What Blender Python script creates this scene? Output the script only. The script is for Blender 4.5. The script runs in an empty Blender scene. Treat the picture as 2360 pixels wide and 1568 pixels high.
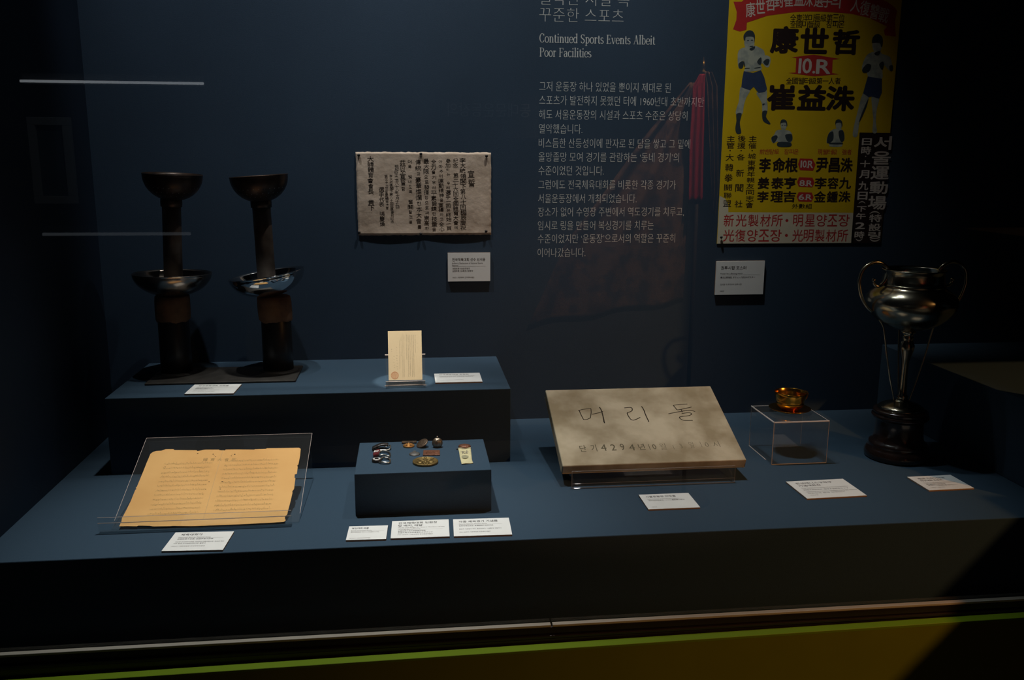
import bpy, bmesh, math, random
from mathutils import Vector, Matrix, Euler
from mathutils.geometry import tessellate_polygon
random.seed(7)
S = bpy.context.scene
COL = S.collection
# ------------------------------------------------------------------ camera
cam_d = bpy.data.cameras.new('camera'); cam = bpy.data.objects.new('camera', cam_d); COL.objects.link(cam)
CPOS = Vector((0.0, -2.0294, 0.6149)); CROT = Euler((1.3678, -0.005, -0.1144))
cam.location = CPOS; cam.rotation_euler = CROT
FPX = 2034.56
cam_d.sensor_fit = 'HORIZONTAL'; cam_d.sensor_width = 36; cam_d.lens = 36 * FPX / 2360
cam_d.clip_start = 0.02
S.camera = cam
# ------------------------------------------------------------------ world, lights, exposure
w = bpy.data.worlds.new('world'); S.world = w; w.use_nodes = True
w.node_tree.nodes['Background'].inputs[0].default_value = (0.55, 0.75, 1.0, 1)
w.node_tree.nodes['Background'].inputs[1].default_value = 0.004
S.view_settings.view_transform = 'Standard'; S.view_settings.look = 'None'
S.view_settings.exposure = 0.0; S.view_settings.gamma = 1.0; S.view_settings.use_curve_mapping = False
S.cycles.max_bounces = 10; S.cycles.transparent_max_bounces = 24
S.cycles.caustics_reflective = False; S.cycles.caustics_refractive = False
def spot(name, loc, target, power, color, size, blend, radius):
    d = bpy.data.lights.new(name, 'SPOT'); o = bpy.data.objects.new(name, d); COL.objects.link(o)
    o.location = loc; o.rotation_euler = (Vector(target) - Vector(loc)).to_track_quat('-Z', 'Y').to_euler()
    d.energy = power; d.color = color; d.spot_size = math.radians(size); d.spot_blend = blend; d.shadow_soft_size = radius
    return o
spot('case_spot', (-0.20, -0.285, 1.96), (-0.21, -0.57, 0.0), 140, (1.0, 0.97, 0.93), 38, 1.0, 0.030)    # over the riser and the left of the platform
spot('case_spot', (0.52, -0.298, 1.15), (0.62, -0.50, 0.0), 7.0, (0.84, 0.97, 1.0), 60, 1.0, 0.012)        # over the right of the platform, screened from the wall
spot('case_spot', (0.46, -0.285, 1.96), (0.46, -0.42, 0.0), 47, (0.94, 0.98, 1.0), 46, 1.0, 0.030)         # fill added over the stone slab, lifts the dim back floor
spot('card_fill', (0.0, -0.68, 1.95), (-0.016, -0.238, 0.235), 160, (1.0, 0.93, 0.82), 4.3, 0.35, 0.004)    # narrow beam added to brighten the small card alone
spot('wall_fill', (0.36, -0.30, 2.10), (0.32, 0.0, 0.60), 82, (1.0, 0.96, 0.92), 68, 1.0, 0.008)         # this and the next added to lift wall and poster, above the baffle plate
spot('wall_fill', (-0.40, -0.30, 2.10), (-0.26, 0.0, 0.74), 66, (0.96, 0.97, 1.0), 54, 1.0, 0.008)
spot('room_spot', (2.66, -2.47, 1.76), (1.14, -0.62, 0.0), 145, (1.0, 0.46, 0.16), 41, 1.0, 0.030)
spot('banner_fill', (1.6, -2.2, 2.6), (1.18, -3.04, 0.7), 900, (1.0, 0.72, 0.5), 40, 0.8, 0.05)  # added to light the banner enough to mirror in the glass
spot('aisle_fill', (-0.4, -1.9, 2.7), (-0.4, -3.04, 0.6), 60, (0.8, 0.9, 1.0), 80, 0.8, 0.05)  # fill added so the frame and text panel show in the glass

# ------------------------------------------------------------------ helpers
CM = CROT.to_matrix()
def ray(px, py): return CM @ Vector(((px - 1180) / FPX, -(py - 784) / FPX, -1))
def bp(px, py, ax, v):
    """photo pixel -> the point where its sight line meets the plane x/y/z = v"""
    i = 'xyz'.index(ax); d = ray(px, py); return CPOS + d * ((v - CPOS[i]) / d[i])
def wall(px, py): return bp(px, py, 'y', 0.0)
def on_plane(px, py, p0, n):
    d = ray(px, py); return CPOS + d * ((p0 - CPOS).dot(n) / d.dot(n))

MATS = {}
def mat(name, col, rough=0.6, metal=0.0, noise=0.0, nscale=40.0, bump=0.0, bscale=300.0, spec=0.5, col2=None, c2lo=0.45, c2hi=0.6, detail=5, coat=0.0):
    if name in MATS: return MATS[name]
    m = bpy.data.materials.new(name); m.use_nodes = True; nt = m.node_tree; b = nt.nodes['Principled BSDF']
    b.inputs['Roughness'].default_value = rough; b.inputs['Metallic'].default_value = metal
    b.inputs['Specular IOR Level'].default_value = spec
    if coat: b.inputs['Coat Weight'].default_value = coat
    b.inputs['Base Color'].default_value = (*col, 1)
    tc = nt.nodes.new('ShaderNodeTexCoord')
    if noise or col2:
        n = nt.nodes.new('ShaderNodeTexNoise'); n.inputs['Scale'].default_value = nscale; n.inputs['Detail'].default_value = detail
        nt.links.new(tc.outputs['Object'], n.inputs['Vector'])
        r = nt.nodes.new('ShaderNodeValToRGB'); nt.links.new(n.outputs['Fac'], r.inputs[0])
        e = r.color_ramp.elements
        e[0].position = c2lo if col2 else 0.25; e[1].position = c2hi if col2 else 0.75
        if col2: e[0].color = (*col, 1); e[1].color = (*col2, 1)
        else:
            e[0].color = (*[c * (1 - noise) for c in col], 1); e[1].color = (*[min(1, c * (1 + noise)) for c in col], 1)
        nt.links.new(r.outputs[0], b.inputs['Base Color'])
    if bump:
        n2 = nt.nodes.new('ShaderNodeTexNoise'); n2.inputs['Scale'].default_value = bscale; n2.inputs['Detail'].default_value = 4
        nt.links.new(tc.outputs['Object'], n2.inputs['Vector'])
        bn = nt.nodes.new('ShaderNodeBump'); bn.inputs['Strength'].default_value = bump; bn.inputs['Distance'].default_value = 0.002
        nt.links.new(n2.outputs['Fac'], bn.inputs['Height']); nt.links.new(bn.outputs[0], b.inputs['Normal'])
    MATS[name] = m; return m
def emis(name, col, st):
    m = bpy.data.materials.new(name); m.use_nodes = True; nt = m.node_tree; nt.nodes.clear()
    e = nt.nodes.new('ShaderNodeEmission'); e.inputs[0].default_value = (*col, 1); e.inputs[1].default_value = st
    o = nt.nodes.new('ShaderNodeOutputMaterial'); nt.links.new(e.outputs[0], o.inputs[0]); MATS[name] = m; return m
def clear(name, tint, refl, haze=0.0, hazecol=(.8, .8, .8)):
    """thin clear sheet: straight-through transmission with a Fresnel-weighted mirror on the face towards the ray, optional scatter"""
    m = bpy.data.materials.new(name); m.use_nodes = True; nt = m.node_tree; nt.nodes.clear(); N = nt.nodes.new; L = nt.links.new
    t = N('ShaderNodeBsdfTransparent'); t.inputs[0].default_value = (*tint, 1)
    g = N('ShaderNodeBsdfGlossy'); g.inputs['Roughness'].default_value = 0.0
    fr = N('ShaderNodeFresnel'); fr.inputs['IOR'].default_value = 1.5
    ge = N('ShaderNodeNewGeometry'); inv = N('ShaderNodeMath'); inv.operation = 'SUBTRACT'; inv.inputs[0].default_value = 1
    L(ge.outputs['Backfacing'], inv.inputs[1])
    mu = N('ShaderNodeMath'); mu.operation = 'MULTIPLY'; L(fr.outputs[0], mu.inputs[0]); L(inv.outputs[0], mu.inputs[1])
    m2 = N('ShaderNodeMath'); m2.operation = 'MULTIPLY'; m2.use_clamp = True; L(mu.outputs[0], m2.inputs[0]); m2.inputs[1].default_value = refl
    mx = N('ShaderNodeMixShader'); L(m2.outputs[0], mx.inputs[0]); L(t.outputs[0], mx.inputs[1]); L(g.outputs[0], mx.inputs[2])
    last = mx
    if haze:
        d = N('ShaderNodeBsdfDiffuse'); d.inputs[0].default_value = (*hazecol, 1)
        m3 = N('ShaderNodeMixShader'); m3.inputs[0].default_value = haze; L(mx.outputs[0], m3.inputs[1]); L(d.outputs[0], m3.inputs[2]); last = m3
    o = N('ShaderNodeOutputMaterial'); L(last.outputs[0], o.inputs[0]); MATS[name] = m; return m

FELT = mat('blue_felt', (.038, .067, .102), .95, noise=.10, nscale=900, bump=.25, bscale=1500, spec=.1)
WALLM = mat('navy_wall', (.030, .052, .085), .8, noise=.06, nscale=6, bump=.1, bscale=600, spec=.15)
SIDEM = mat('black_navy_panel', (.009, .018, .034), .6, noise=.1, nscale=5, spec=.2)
WHITE = mat('white_card', (.80, .80, .785), .6, noise=.02, nscale=60, spec=.2)
MDF = mat('brown_board', (.36, .22, .14), .8, noise=.1, nscale=200, spec=.1)
INK = mat('black_ink', (.012, .010, .010), .7, spec=.1)
GREYINK = mat('grey_ink', (.16, .14, .13), .7, spec=.1)
HAIRLINE = mat('grey_hairline', (.35, .33, .31), .7, spec=.1)
GLASS = clear('case_glass', (.97, .985, .975), 1.5)
ACRYL = clear('acrylic_sheet', (.955, .965, .965), 1.3, .012)
ACSOFT = clear('acrylic_soft_edge', (.85, .84, .84), 2.0, .22, (.85, .78, .74))
ACEDGE = clear('acrylic_edge', (.8, .78, .78), 2.0, .55, (.95, .82, .76))

def obj(name, bm, m, parent=None, smooth=False, shift=True):
    """bmesh in world coordinates -> one mesh object (local to its root's base point)"""
    me = bpy.data.meshes.new(name); 
    root = parent
    while root is not None and root.parent is not None: root = root.parent
    if root is not None and shift: bmesh.ops.translate(bm, verts=bm.verts, vec=-root.location)
    bm.to_mesh(me); bm.free()
    for mm in (m if isinstance(m, (list, tuple)) else [m]): me.materials.append(mm)
    if smooth:
        for p in me.polygons: p.use_smooth = True
    o = bpy.data.objects.new(name, me); COL.objects.link(o)
    if parent is not None: o.parent = parent
    return o
def tag(o, label, cat, group=None):
    o['label'] = label; o['category'] = cat
    if group: o['group'] = group
    return o
def thing(name, loc, label, cat, group=None):
    o = bpy.data.objects.new(name, None); COL.objects.link(o); o.location = loc; o.empty_display_size = .02
    return tag(o, label, cat, group)
def struct(name, bm, m): 
    o = obj(name, bm, m); o['kind'] = 'structure'; return o
def B(): return bmesh.new()
def box(bm, x0, x1, y0, y1, z0, z1, bev=0.0, seg=2, M=None):
    r = bmesh.ops.create_cube(bm, size=1.0); vs = r['verts']
    for v in vs: v.co = Vector(((x0 + x1) / 2 + v.co.x * (x1 - x0), (y0 + y1) / 2 + v.co.y * (y1 - y0), (z0 + z1) / 2 + v.co.z * (z1 - z0)))
    if bev:
        es = list({e for v in vs for e in v.link_edges})
        r2 = bmesh.ops.bevel(bm, geom=es, offset=bev, segments=seg, affect='EDGES', profile=.5)
        vs = list({v for f in r2['faces'] for v in f.verts} | {v for v in vs if v.is_valid})
    if M is not None: bmesh.ops.transform(bm, matrix=M, verts=[v for v in vs if v.is_valid])
    return bm
def lathe(bm, prof, M=None, seg=48, scale=(1, 1)):
    rings = []
    for r, z in prof:
        if r < 1e-6: rings.append([bm.verts.new((0, 0, z))])
        else: rings.append([bm.verts.new((r * scale[0] * math.cos(2 * math.pi * i / seg), r * scale[1] * math.sin(2 * math.pi * i / seg), z)) for i in range(seg)])
    for a, b in zip(rings, rings[1:]):
        for i in range(seg):
            j = (i + 1) % seg
            if len(a) == 1 and len(b) == 1: continue
            if len(a) == 1: bm.faces.new((a[0], b[j], b[i]))
            elif len(b) == 1: bm.faces.new((a[i], a[j], b[0]))
            else: bm.faces.new((a[i], a[j], b[j], b[i]))
    if M is not None: bmesh.ops.transform(bm, matrix=M, verts=[v for ring in rings for v in ring])
    return bm
def tube(bm, pts, rad, seg=10, closed=False):
    pts = [Vector(p) for p in pts]; n = len(pts); rings = []
    rr = rad if isinstance(rad, (list, tuple)) else [rad] * n
    up = None
    for i, p in enumerate(pts):
        t = (pts[(i + 1) % n] - pts[i - 1]) if closed else (pts[min(i + 1, n - 1)] - pts[max(i - 1, 0)])
        t.normalize()
        if up is None: up = Vector((0, 1, 0)) if abs(t.y) < .9 else Vector((1, 0, 0))
        a = t.cross(up).normalized(); b = a.cross(t).normalized(); up = b
        rings.append([bm.verts.new(p + rr[i] * (a * math.cos(2 * math.pi * k / seg) + b * math.sin(2 * math.pi * k / seg))) for k in range(seg)])
    rng = list(zip(rings, rings[1:])) + ([(rings[-1], rings[0])] if closed else [])
    for a, b in rng:
        for k in range(seg): bm.faces.new((a[k], a[(k + 1) % seg], b[(k + 1) % seg], b[k]))
    if not closed:
        bm.faces.new(list(reversed(rings[0]))); bm.faces.new(rings[-1])
    return bm
def smooth_path(pts, sub=6, closed=False):
    pts = [Vector(p) for p in pts]; n = len(pts); out = []
    for i in range(n if closed else n - 1):
        p0 = pts[i - 1] if (closed or i > 0) else pts[0]; p1 = pts[i]; p2 = pts[(i + 1) % n]; p3 = pts[(i + 2) % n] if closed else pts[min(i + 2, n - 1)]
        for k in range(sub):
            t = k / sub
            out.append(.5 * ((2 * p1) + (p2 - p0) * t + (2 * p0 - 5 * p1 + 4 * p2 - p3) * t * t + (3 * p1 - p0 - 3 * p2 + p3) * t ** 3))
    if not closed: out.append(pts[-1])
    return out
def prism(bm, pts, n, th):
    """outline (world points, one plane) with thickness th along n"""
    a = [bm.verts.new(p) for p in pts]; f = bm.faces.new(a)
    r = bmesh.ops.extrude_face_region(bm, geom=[f])
    bmesh.ops.translate(bm, verts=[v for v in r['geom'] if isinstance(v, bmesh.types.BMVert)], vec=n * th)
    bmesh.ops.recalc_face_normals(bm, faces=bm.faces)
    return bm

# ---- print: glyph meshes from Blender's built-in font
GC = {}
def glyphs(s, off=0.0):
    k = (s, off)
    if k in GC: return GC[k]
    c = bpy.data.curves.new('t', 'FONT'); c.body = s; c.size = 1.0; c.offset = min(off, 0.0); c.resolution_u = 3
    o = bpy.data.objects.new('t', c)
    me = bpy.data.meshes.new_from_object(o)
    vs = [(v.co.x, v.co.y) for v in me.vertices]; fs = [tuple(p.vertices) for p in me.polygons]
    bpy.data.objects.remove(o); bpy.data.curves.remove(c); bpy.data.meshes.remove(me)
    bb = (min(v[0] for v in vs), max(v[0] for v in vs), min(v[1] for v in vs), max(v[1] for v in vs)) if vs else (0, 1, 0, 1)
    if off > 0:      # heavier weight: the same glyph struck several times in a small ring
        V, F = [], []
        n = 8 if off > .015 else 4
        for q in range(n):
            dx, dy = off * math.cos(2 * math.pi * q / n), off * math.sin(2 * math.pi * q / n); o_ = len(V)
            V += [(x + dx, y + dy, q) for x, y in vs]; F += [tuple(i + o_ for i in f) for f in fs]
        vs, fs = V, F; bb = (bb[0] - off, bb[1] + off, bb[2] - off, bb[3] + off)
    vs = [v if len(v) == 3 else (*v, 0) for v in vs]
    GC[k] = (vs, fs, bb); return GC[k]
class Print:
    """flat printing on a surface: u to the right, v up, lift off the sheet along u x v"""
    def __init__(s, u, v, lift=.00008): s.bm = bmesh.new(); s.u = u.normalized(); s.v = v.normalized(); s.n = s.u.cross(s.v).normalized() * lift; s.e = s.n.normalized() * 4e-6; s.k = 0
    def add(s, vs, fs):
        V = [s.bm.verts.new(p + s.n) for p in vs]
        for f in fs:
            try: s.bm.faces.new([V[i] for i in f])
            except ValueError: pass
    def char(s, ch, c, w, h, off=0.0, rot=0.0, sq=None):
        vs, fs, bb = glyphs(ch, off)
        bw, bh = max(bb[1] - bb[0], 1e-4), max(bb[3] - bb[2], 1e-4); mx, my = (bb[0] + bb[1]) / 2, (bb[2] + bb[3]) / 2
        if ch in '一ㅡ-': bh = bw / .9
        if ch in '·.1|': bw = max(bw, .3 * bh)
        ca, sa = math.cos(rot), math.sin(rot); out = []
        for x, y, q in vs:
            a, b = (x - mx) / bw * w, (y - my) / bh * h
            out.append(c + s.u * (a * ca - b * sa) + s.v * (a * sa + b * ca) + s.e * q)
        s.add(out, fs)
    def line(s, txt, o, size, width=None, off=0.0):
        vs, fs, bb = glyphs(txt, off)
        k = size; kx = width / (bb[1] - bb[0]) if width else size
        s.add([o + s.u * ((x - bb[0]) * kx) + s.v * (y * k) + s.e * q for x, y, q in vs], fs)
    def poly(s, pts):
        s.k = (s.k + 1) % 12
        for t in tessellate_polygon([pts]): 
            a, b, c = [p if isinstance(p, Vector) else pts[p] for p in t]
            V = [s.bm.verts.new(p + s.n + s.e * s.k) for p in (a, b, c)]
            s.bm.faces.new(V)
    def strip(s, pts, w):
        for a, b in zip(pts, pts[1:]):
            d = (b - a); d.normalize(); q = s.n.normalized().cross(d) * (w / 2); e = d * (w * .2)
            s.poly([a - e - q, b + e - q, b + e + q, a - e + q])
    def make(s, name, m, parent): return obj(name, s.bm, m, parent)
X, Y, Z = Vector((1, 0, 0)), Vector((0, 1, 0)), Vector((0, 0, 1))

# ================================================================== SETTING
GY = -0.713
b = B(); box(b, -0.678, 2.0, 0.0, 0.05, -0.02, 2.2); struct('wall_back', b, WALLM)
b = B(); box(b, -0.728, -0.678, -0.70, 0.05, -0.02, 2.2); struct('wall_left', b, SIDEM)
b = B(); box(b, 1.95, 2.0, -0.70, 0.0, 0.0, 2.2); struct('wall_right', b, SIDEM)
b = B(); box(b, -1.7, 2.0, -0.683, 0.0, -0.9, 0.0, .0015); struct('display_platform', b, FELT)
FRAME = mat('dark_bronze_frame', (.030, .022, .020), .35, metal=.4, noise=.15, nscale=20)
GASKET = mat('beige_gasket', (.40, .38, .33), .7, noise=.06, nscale=30, spec=.2)
b = B(); box(b, -1.7, 0.2175, -.7275, -.7180, -.1355, -.1315, .0006); box(b, 0.2205, 1.5, -.7275, -.7180, -.1355, -.1315, .0006); struct('trim_1', b, GASKET)
b = B()
for (y0, y1, z0, z1) in ((-.7268, -.7180, -.1480, -.1356), (-.7310, -.7180, -.1540, -.1485), (-.7290, -.7180, -.30, -.1545), (-.7175, -.684, -.30, -.166)): box(b, -1.7, 1.5, y0, y1, z0, z1, .0012)
struct('trim_2', b, FRAME)
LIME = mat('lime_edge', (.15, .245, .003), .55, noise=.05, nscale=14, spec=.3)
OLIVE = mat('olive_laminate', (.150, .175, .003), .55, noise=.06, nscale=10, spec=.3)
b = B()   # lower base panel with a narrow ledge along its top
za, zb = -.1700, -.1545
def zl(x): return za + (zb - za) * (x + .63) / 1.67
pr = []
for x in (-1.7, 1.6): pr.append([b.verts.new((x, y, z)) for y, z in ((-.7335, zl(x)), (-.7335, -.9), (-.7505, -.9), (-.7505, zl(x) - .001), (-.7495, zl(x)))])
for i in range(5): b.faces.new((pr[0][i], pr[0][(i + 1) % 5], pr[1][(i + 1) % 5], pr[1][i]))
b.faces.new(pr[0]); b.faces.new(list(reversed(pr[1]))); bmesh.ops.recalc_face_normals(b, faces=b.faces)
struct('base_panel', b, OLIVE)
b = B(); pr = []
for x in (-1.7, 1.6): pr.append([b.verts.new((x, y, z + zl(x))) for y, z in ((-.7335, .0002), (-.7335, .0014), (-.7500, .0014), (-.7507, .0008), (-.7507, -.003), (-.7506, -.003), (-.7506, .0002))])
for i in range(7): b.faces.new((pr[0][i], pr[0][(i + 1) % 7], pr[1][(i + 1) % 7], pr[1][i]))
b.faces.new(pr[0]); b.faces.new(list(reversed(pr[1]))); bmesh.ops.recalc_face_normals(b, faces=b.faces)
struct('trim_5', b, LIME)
b = B(); box(b, -1.7, 2.0, GY - .0035, GY + .0035, -.165, 2.2); struct('window_1', b, GLASS)
b = B(); box(b, 1.225, 1.345, -.709, -.688, -.125, 2.2, .003); box(b, 1.34, 2.0, -.709, -.688, .516, 2.2, .003); struct('trim_3', b, FRAME)  # unseen corner post; the header beside it is added to cut the room spot
b = B(); box(b, -.66, 1.94, -.284, -.281, 1.06, 1.25); box(b, -.66, 1.94, -.42, -.288, 1.99, 2.0); struct('added_baffle', b, FRAME)      # unseen baffle plates, added to cut lamp light off wall and back floor
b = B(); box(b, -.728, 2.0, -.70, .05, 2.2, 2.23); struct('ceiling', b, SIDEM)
DARKROOM = mat('dark_room_paint', (.03, .032, .035), .8, noise=.1, nscale=3)
b = B(); box(b, -4, 5, -5.0, -.7505, -.95, -.9); struct('floor', b, DARKROOM)
b = B(); box(b, -4, 5, -4.05, -4.0, -.9, 2.4); struct('wall_front', b, DARKROOM)

b = B(); box(b, 1.45, 2.2, -1.62, -1.05, -.9, .440, .004); struct('shade_box', b, mat('matt_black', (.004, .004, .004), .9, noise=.1, nscale=5, spec=.05))      # unseen box added to cast the diagonal shade at the right end

# ================================================================== BLOCKS
H = 0.1561; HP = 0.0772
b = B(); box(b, -.592, .198, -.302, -.0008, 0, H, .0012); tag(obj('display_riser', b, FELT), 'long blue riser block standing against the back wall under the pair of torches', 'riser')
b = B(); box(b, -.1031, .1353, -.557, -.3835, 0, HP, .0010); tag(obj('display_plinth', b, FELT), 'small blue plinth carrying the old badges and medals', 'plinth')
b = B(); box(b, 1.162, 1.80, -.66, -.0008, 0, .166, .0012); tag(obj('display_block', b, FELT), 'dark blue block at the right end behind the trophy label', 'block')

# ================================================================== WALL LETTERING
LET = mat('pale_grey_vinyl', (.55, .57, .57), .6, spec=.2)
wl = thing('wall_lettering', wall(1243, 590), 'pale grey Korean and English exhibition text lettered on the navy wall', 'text')
p = Print(X, Z, .00015); y0 = wall(1243, 14); 
for (t, yb, x1) in (('열악한 시설 속', 8, 1450), ('꾸준한 스포츠', 47, 1437)):
    o = wall(1243, yb); o.y = 0; p.line(t, o, .034, wall(x1, yb).x - o.x, -.020)
p.make('title', LET, wl)
# serif English subtitle: stroke-built letters (thick stems, thin hairlines, bracket serifs)
SER = {}
def arc(cx, cy, rx, ry, a0, a1, n=14): return [(cx + rx * math.cos(math.radians(a0 + (a1 - a0) * i / n)), cy + ry * math.sin(math.radians(a0 + (a1 - a0) * i / n))) for i in range(n + 1)]
TH, TN = .115, .04
def stem(x, y0, y1, sb=True, st=True, fl=False):
    r = [((x, y0), (x, y1), TH)]
    if sb: r.append(((x - .10, y0 + .015), (x + .10, y0 + .015), TN))
    if st: r.append(((x - .10, y1 - .015), (x + .10, y1 - .015), TN))
    if fl: r.append(((x - .11, y1 - .03), (x, y1 - .005), TN))
    return r
def curve(pts, wf):
    return [(a, c, wf((a[0] + c[0]) / 2, (a[1] + c[1]) / 2, a, c)) for a, c in zip(pts, pts[1:])]
def stress(x, y, a, c):
    dx, dy = abs(c[0] - a[0]), abs(c[1] - a[1]); return TN + (TH - TN) * dy / (dx + dy + 1e-9)
xh = .47; cp = .70; asc = .74
SER['C'] = (.52, curve(arc(.27, .35, .22, .35, 40, 320, 22), stress) + [((.44, .52), (.44, .68), TN), ((.44, .02 + .16), (.44, .10), TN)])
SER['o'] = (.42, curve(arc(.21, .235, .165, .24, 0, 360, 22), stress))
SER['n'] = (.48, stem(.12, 0, xh, True, False, True) + curve(arc(.245, .30, .125, .165, 180, 0, 10), stress) + stem(.37, 0, .31, True, False))
SER['t'] = (.29, stem(.13, .10, .60, False, False) + [((.03, xh - .02), (.25, xh - .02), TN)] + curve(arc(.20, .09, .07, .09, 180, 330, 8), stress))
SER['i'] = (.24, stem(.12, 0, xh, True, False, True) + [((.12, .63), (.12, .70), .11)])
SER['u'] = (.48, stem(.11, .14, xh, False, False, True) + curve(arc(.23, .15, .12, .15, 180, 360, 10), stress) + stem(.36, 0, xh, False, False, True) + [((.36, .015), (.46, .015), TN)])
SER['e'] = (.40, curve(arc(.21, .235, .165, .24, 5, 320, 20), stress) + [((.07, .25), (.36, .25), TN)])
SER['d'] = (.47, curve(arc(.20, .235, .15, .235, 30, 330, 18), stress) + stem(.35, 0, asc, False, False, True) + [((.35, .015), (.45, .015), TN)])
SER['S'] = (.44, curve(arc(.21, .52, .15, .17, 30, 230, 14), stress) + [((.11, .42), (.31, .29), TH)] + curve(arc(.21, .18, .155, .18, 50, -150, 14), stress) + [((.36, .54), (.36, .68), TN), ((.06, .02), (.06, .18), TN)])
SER['p'] = (.47, stem(.12, -.20, xh, True, False, True) + curve(arc(.25, .235, .15, .235, 150, -150, 18), stress))
SER['b'] = (.47, stem(.12, 0, asc, False, False, True) + curve(arc(.25, .235, .15, .235, 150, -150, 18), stress))
SER['r'] = (.34, stem(.12, 0, xh, True, False, True) + curve(arc(.24, .33, .10, .13, 170, 60, 6), stress) + [((.29, .40), (.30, .40), .09)])
SER['s'] = (.33, curve(arc(.16, .35, .11, .12, 30, 220, 10), stress) + [((.09, .28), (.23, .20), .09)] + curve(arc(.16, .125, .12, .125, 40, -150, 10), stress))
SER['E'] = (.50, stem(.12, 0, cp) + [((.06, cp - .015), (.42, cp - .015), TN), ((.06, .015), (.44, .015), TN), ((.12, .36), (.34, .36), TN), ((.42, cp), (.42, .55), TN), ((.44, 0), (.44, .16), TN), ((.34, .28), (.34, .44), TN)])
SER['v'] = (.42, [((.06, xh - .01), (.20, .0), TH * .95), ((.22, .0), (.36, xh - .01), TN), ((.0, xh - .01), (.14, xh - .01), TN), ((.28, xh - .01), (.42, xh - .01), TN)])
SER['A'] = (.56, [((.28, cp), (.46, 0), TH), ((.28, cp), (.09, 0), TN), ((.15, .25), (.37, .25), TN), ((.0, .015), (.17, .015), TN), ((.36, .015), (.56, .015), TN)])
SER['l'] = (.24, stem(.12, 0, asc, True, False, True))
SER['P'] = (.49, stem(.12, 0, cp) + curve([(.12, cp - .02), (.24, cp - .02)] + arc(.26, .52, .16, .165, 90, -90, 12) + [(.12, .355)], stress))
SER['F'] = (.47, stem(.12, 0, cp) + [((.06, cp - .015), (.42, cp - .015), TN), ((.12, .36), (.33, .36), TN), ((.42, cp), (.42, .54), TN), ((.33, .28), (.33, .44), TN)])
SER['a'] = (.42, curve(arc(.19, .33, .12, .13, 160, 20, 8), stress) + stem(.30, .05, .36, False, False) + [((.30, .03), (.40, .02), TN)] + curve(arc(.18, .13, .12, .13, 60, 350, 12), stress))
SER['c'] = (.38, curve(arc(.21, .235, .165, .24, 40, 320, 18), stress))
p = Print(X, Z, .00015)
for (t, yb, xa, xb_) in (('Continued Sports Events Albeit', 97.5, 1243, 1510), ('Poor Facilities', 130, 1243, 1363)):
    o = wall(xa, yb); wid = sum(.26 if c == ' ' else SER[c][0] for c in t) ; kx = (wall(xb_, yb).x - o.x) / wid; ky = .0265; cx = 0
    for c in t:
        if c == ' ': cx += .26; continue
        for a, d, wdt in SER[c][1]:
            A = o + X * ((cx + a[0]) * kx) + Z * (a[1] * ky); D = o + X * ((cx + d[0]) * kx) + Z * (d[1] * ky)
            p.strip([A, D], wdt * .0185)
        cx += SER[c][0]
p.make('subtitle', LET, wl)
p = Print(X, Z, .00015)
body = [('그저 운동장 하나 있었을 뿐이지 제대로 된', 199, 1545.5), ('스포츠가 발전하지 못했던 터에 1960년대 초반까지만', 231, 1622.5), ('해도 서울운동장의 시설과 스포츠 수준은 상당히', 264, 1584),
        ('열악했습니다.', 297, 1342), ('비스듬한 산등성이에 판자로 된 담을 쌓고 그 밑에', 330, 1590.5), ('올망졸망 모여 경기를 관람하는 ‘동네 경기’의', 362, 1564.5),
        ('수준이었던 것입니다.', 393.5, 1391.5), ('그럼에도 전국체육대회를 비롯한 각종 경기가', 426, 1557), ('서울운동장에서 개최되었습니다.', 458, 1467), ('장소가 없어 수영장 주변에서 역도경기를 치루고,', 489, 1576),
        ('임시로 링을 만들어 복싱경기를 치루는', 520.5, 1506), ('수준이었지만 ‘운동장’으로서의 역할은 꾸준히', 551, 1555.5), ('이어나갔습니다.', 583, 1349)]
xl = wall(1242, 300).x
for i, (t, yc, xe) in enumerate(body):
    z = wall(1242, yc).z; o = Vector((xl, 0, z - .0085)); p.line(t, o, .0238, wall(xe, yc + 5).x - xl, -.011)
p.make('paragraph', LET, wl)

# ================================================================== CAPTION LABELS
def caption(c, wd, dp, u, v, lines, label, rules=(), th=.003):
    """c = centre of the face; lines: (text, x, y from top, size, width, ink); u right, v up the card"""
    n = u.cross(v).normalized(); base = c - n * th
    t = thing('caption_label', base, label, 'label', 'caption labels of the exhibits')
    M = Matrix((( *[u.x, v.x, n.x], 0), (*[u.y, v.y, n.y], 0), (*[u.z, v.z, n.z], 0), (0, 0, 0, 1)))
    b = B(); box(b, -wd / 2, wd / 2, -dp / 2, dp / 2, 0, th * .8); bmesh.ops.transform(b, matrix=M, verts=b.verts); o = obj('backing_board', b, MDF, t, shift=False)
    b = B(); box(b, -wd / 2, wd / 2, -dp / 2, dp / 2, th * .8, th); bmesh.ops.transform(b, matrix=M, verts=b.verts); obj('face_sheet', b, WHITE, t, shift=False)
    pr = Print(u, v); tl = c - u * (wd / 2) + v * (dp / 2)
    gr = Print(u, v)
    for (tx, x, y, sz, w_, k) in lines: (pr if k else gr).line(tx, tl + u * x - v * (y + sz * .55), sz, w_, 0.010 if (k and sz > .007) else 0.0)
    for (x0, x1, y) in rules: gr.strip([tl + u * x0 - v * y, tl + u * x1 - v * y], .00035)
    pr.make('title_text', INK, t); gr.make('small_text', GREYINK, t)
    return t
def flat(c4, z=.003):
    P = [bp(x, y, 'z', z) for x, y in c4]; u = ((P[1] - P[0]) + (P[2] - P[3])); u.z = 0; u.normalize(); v = Z.cross(u)
    return sum(P, Vector()) / 4, ((P[1] - P[0]).length + (P[2] - P[3]).length) / 2, ((P[0] - P[3]).length + (P[1] - P[2]).length) / 2, u, v
MUS = '대한체육회 한국체육박물관'
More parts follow.
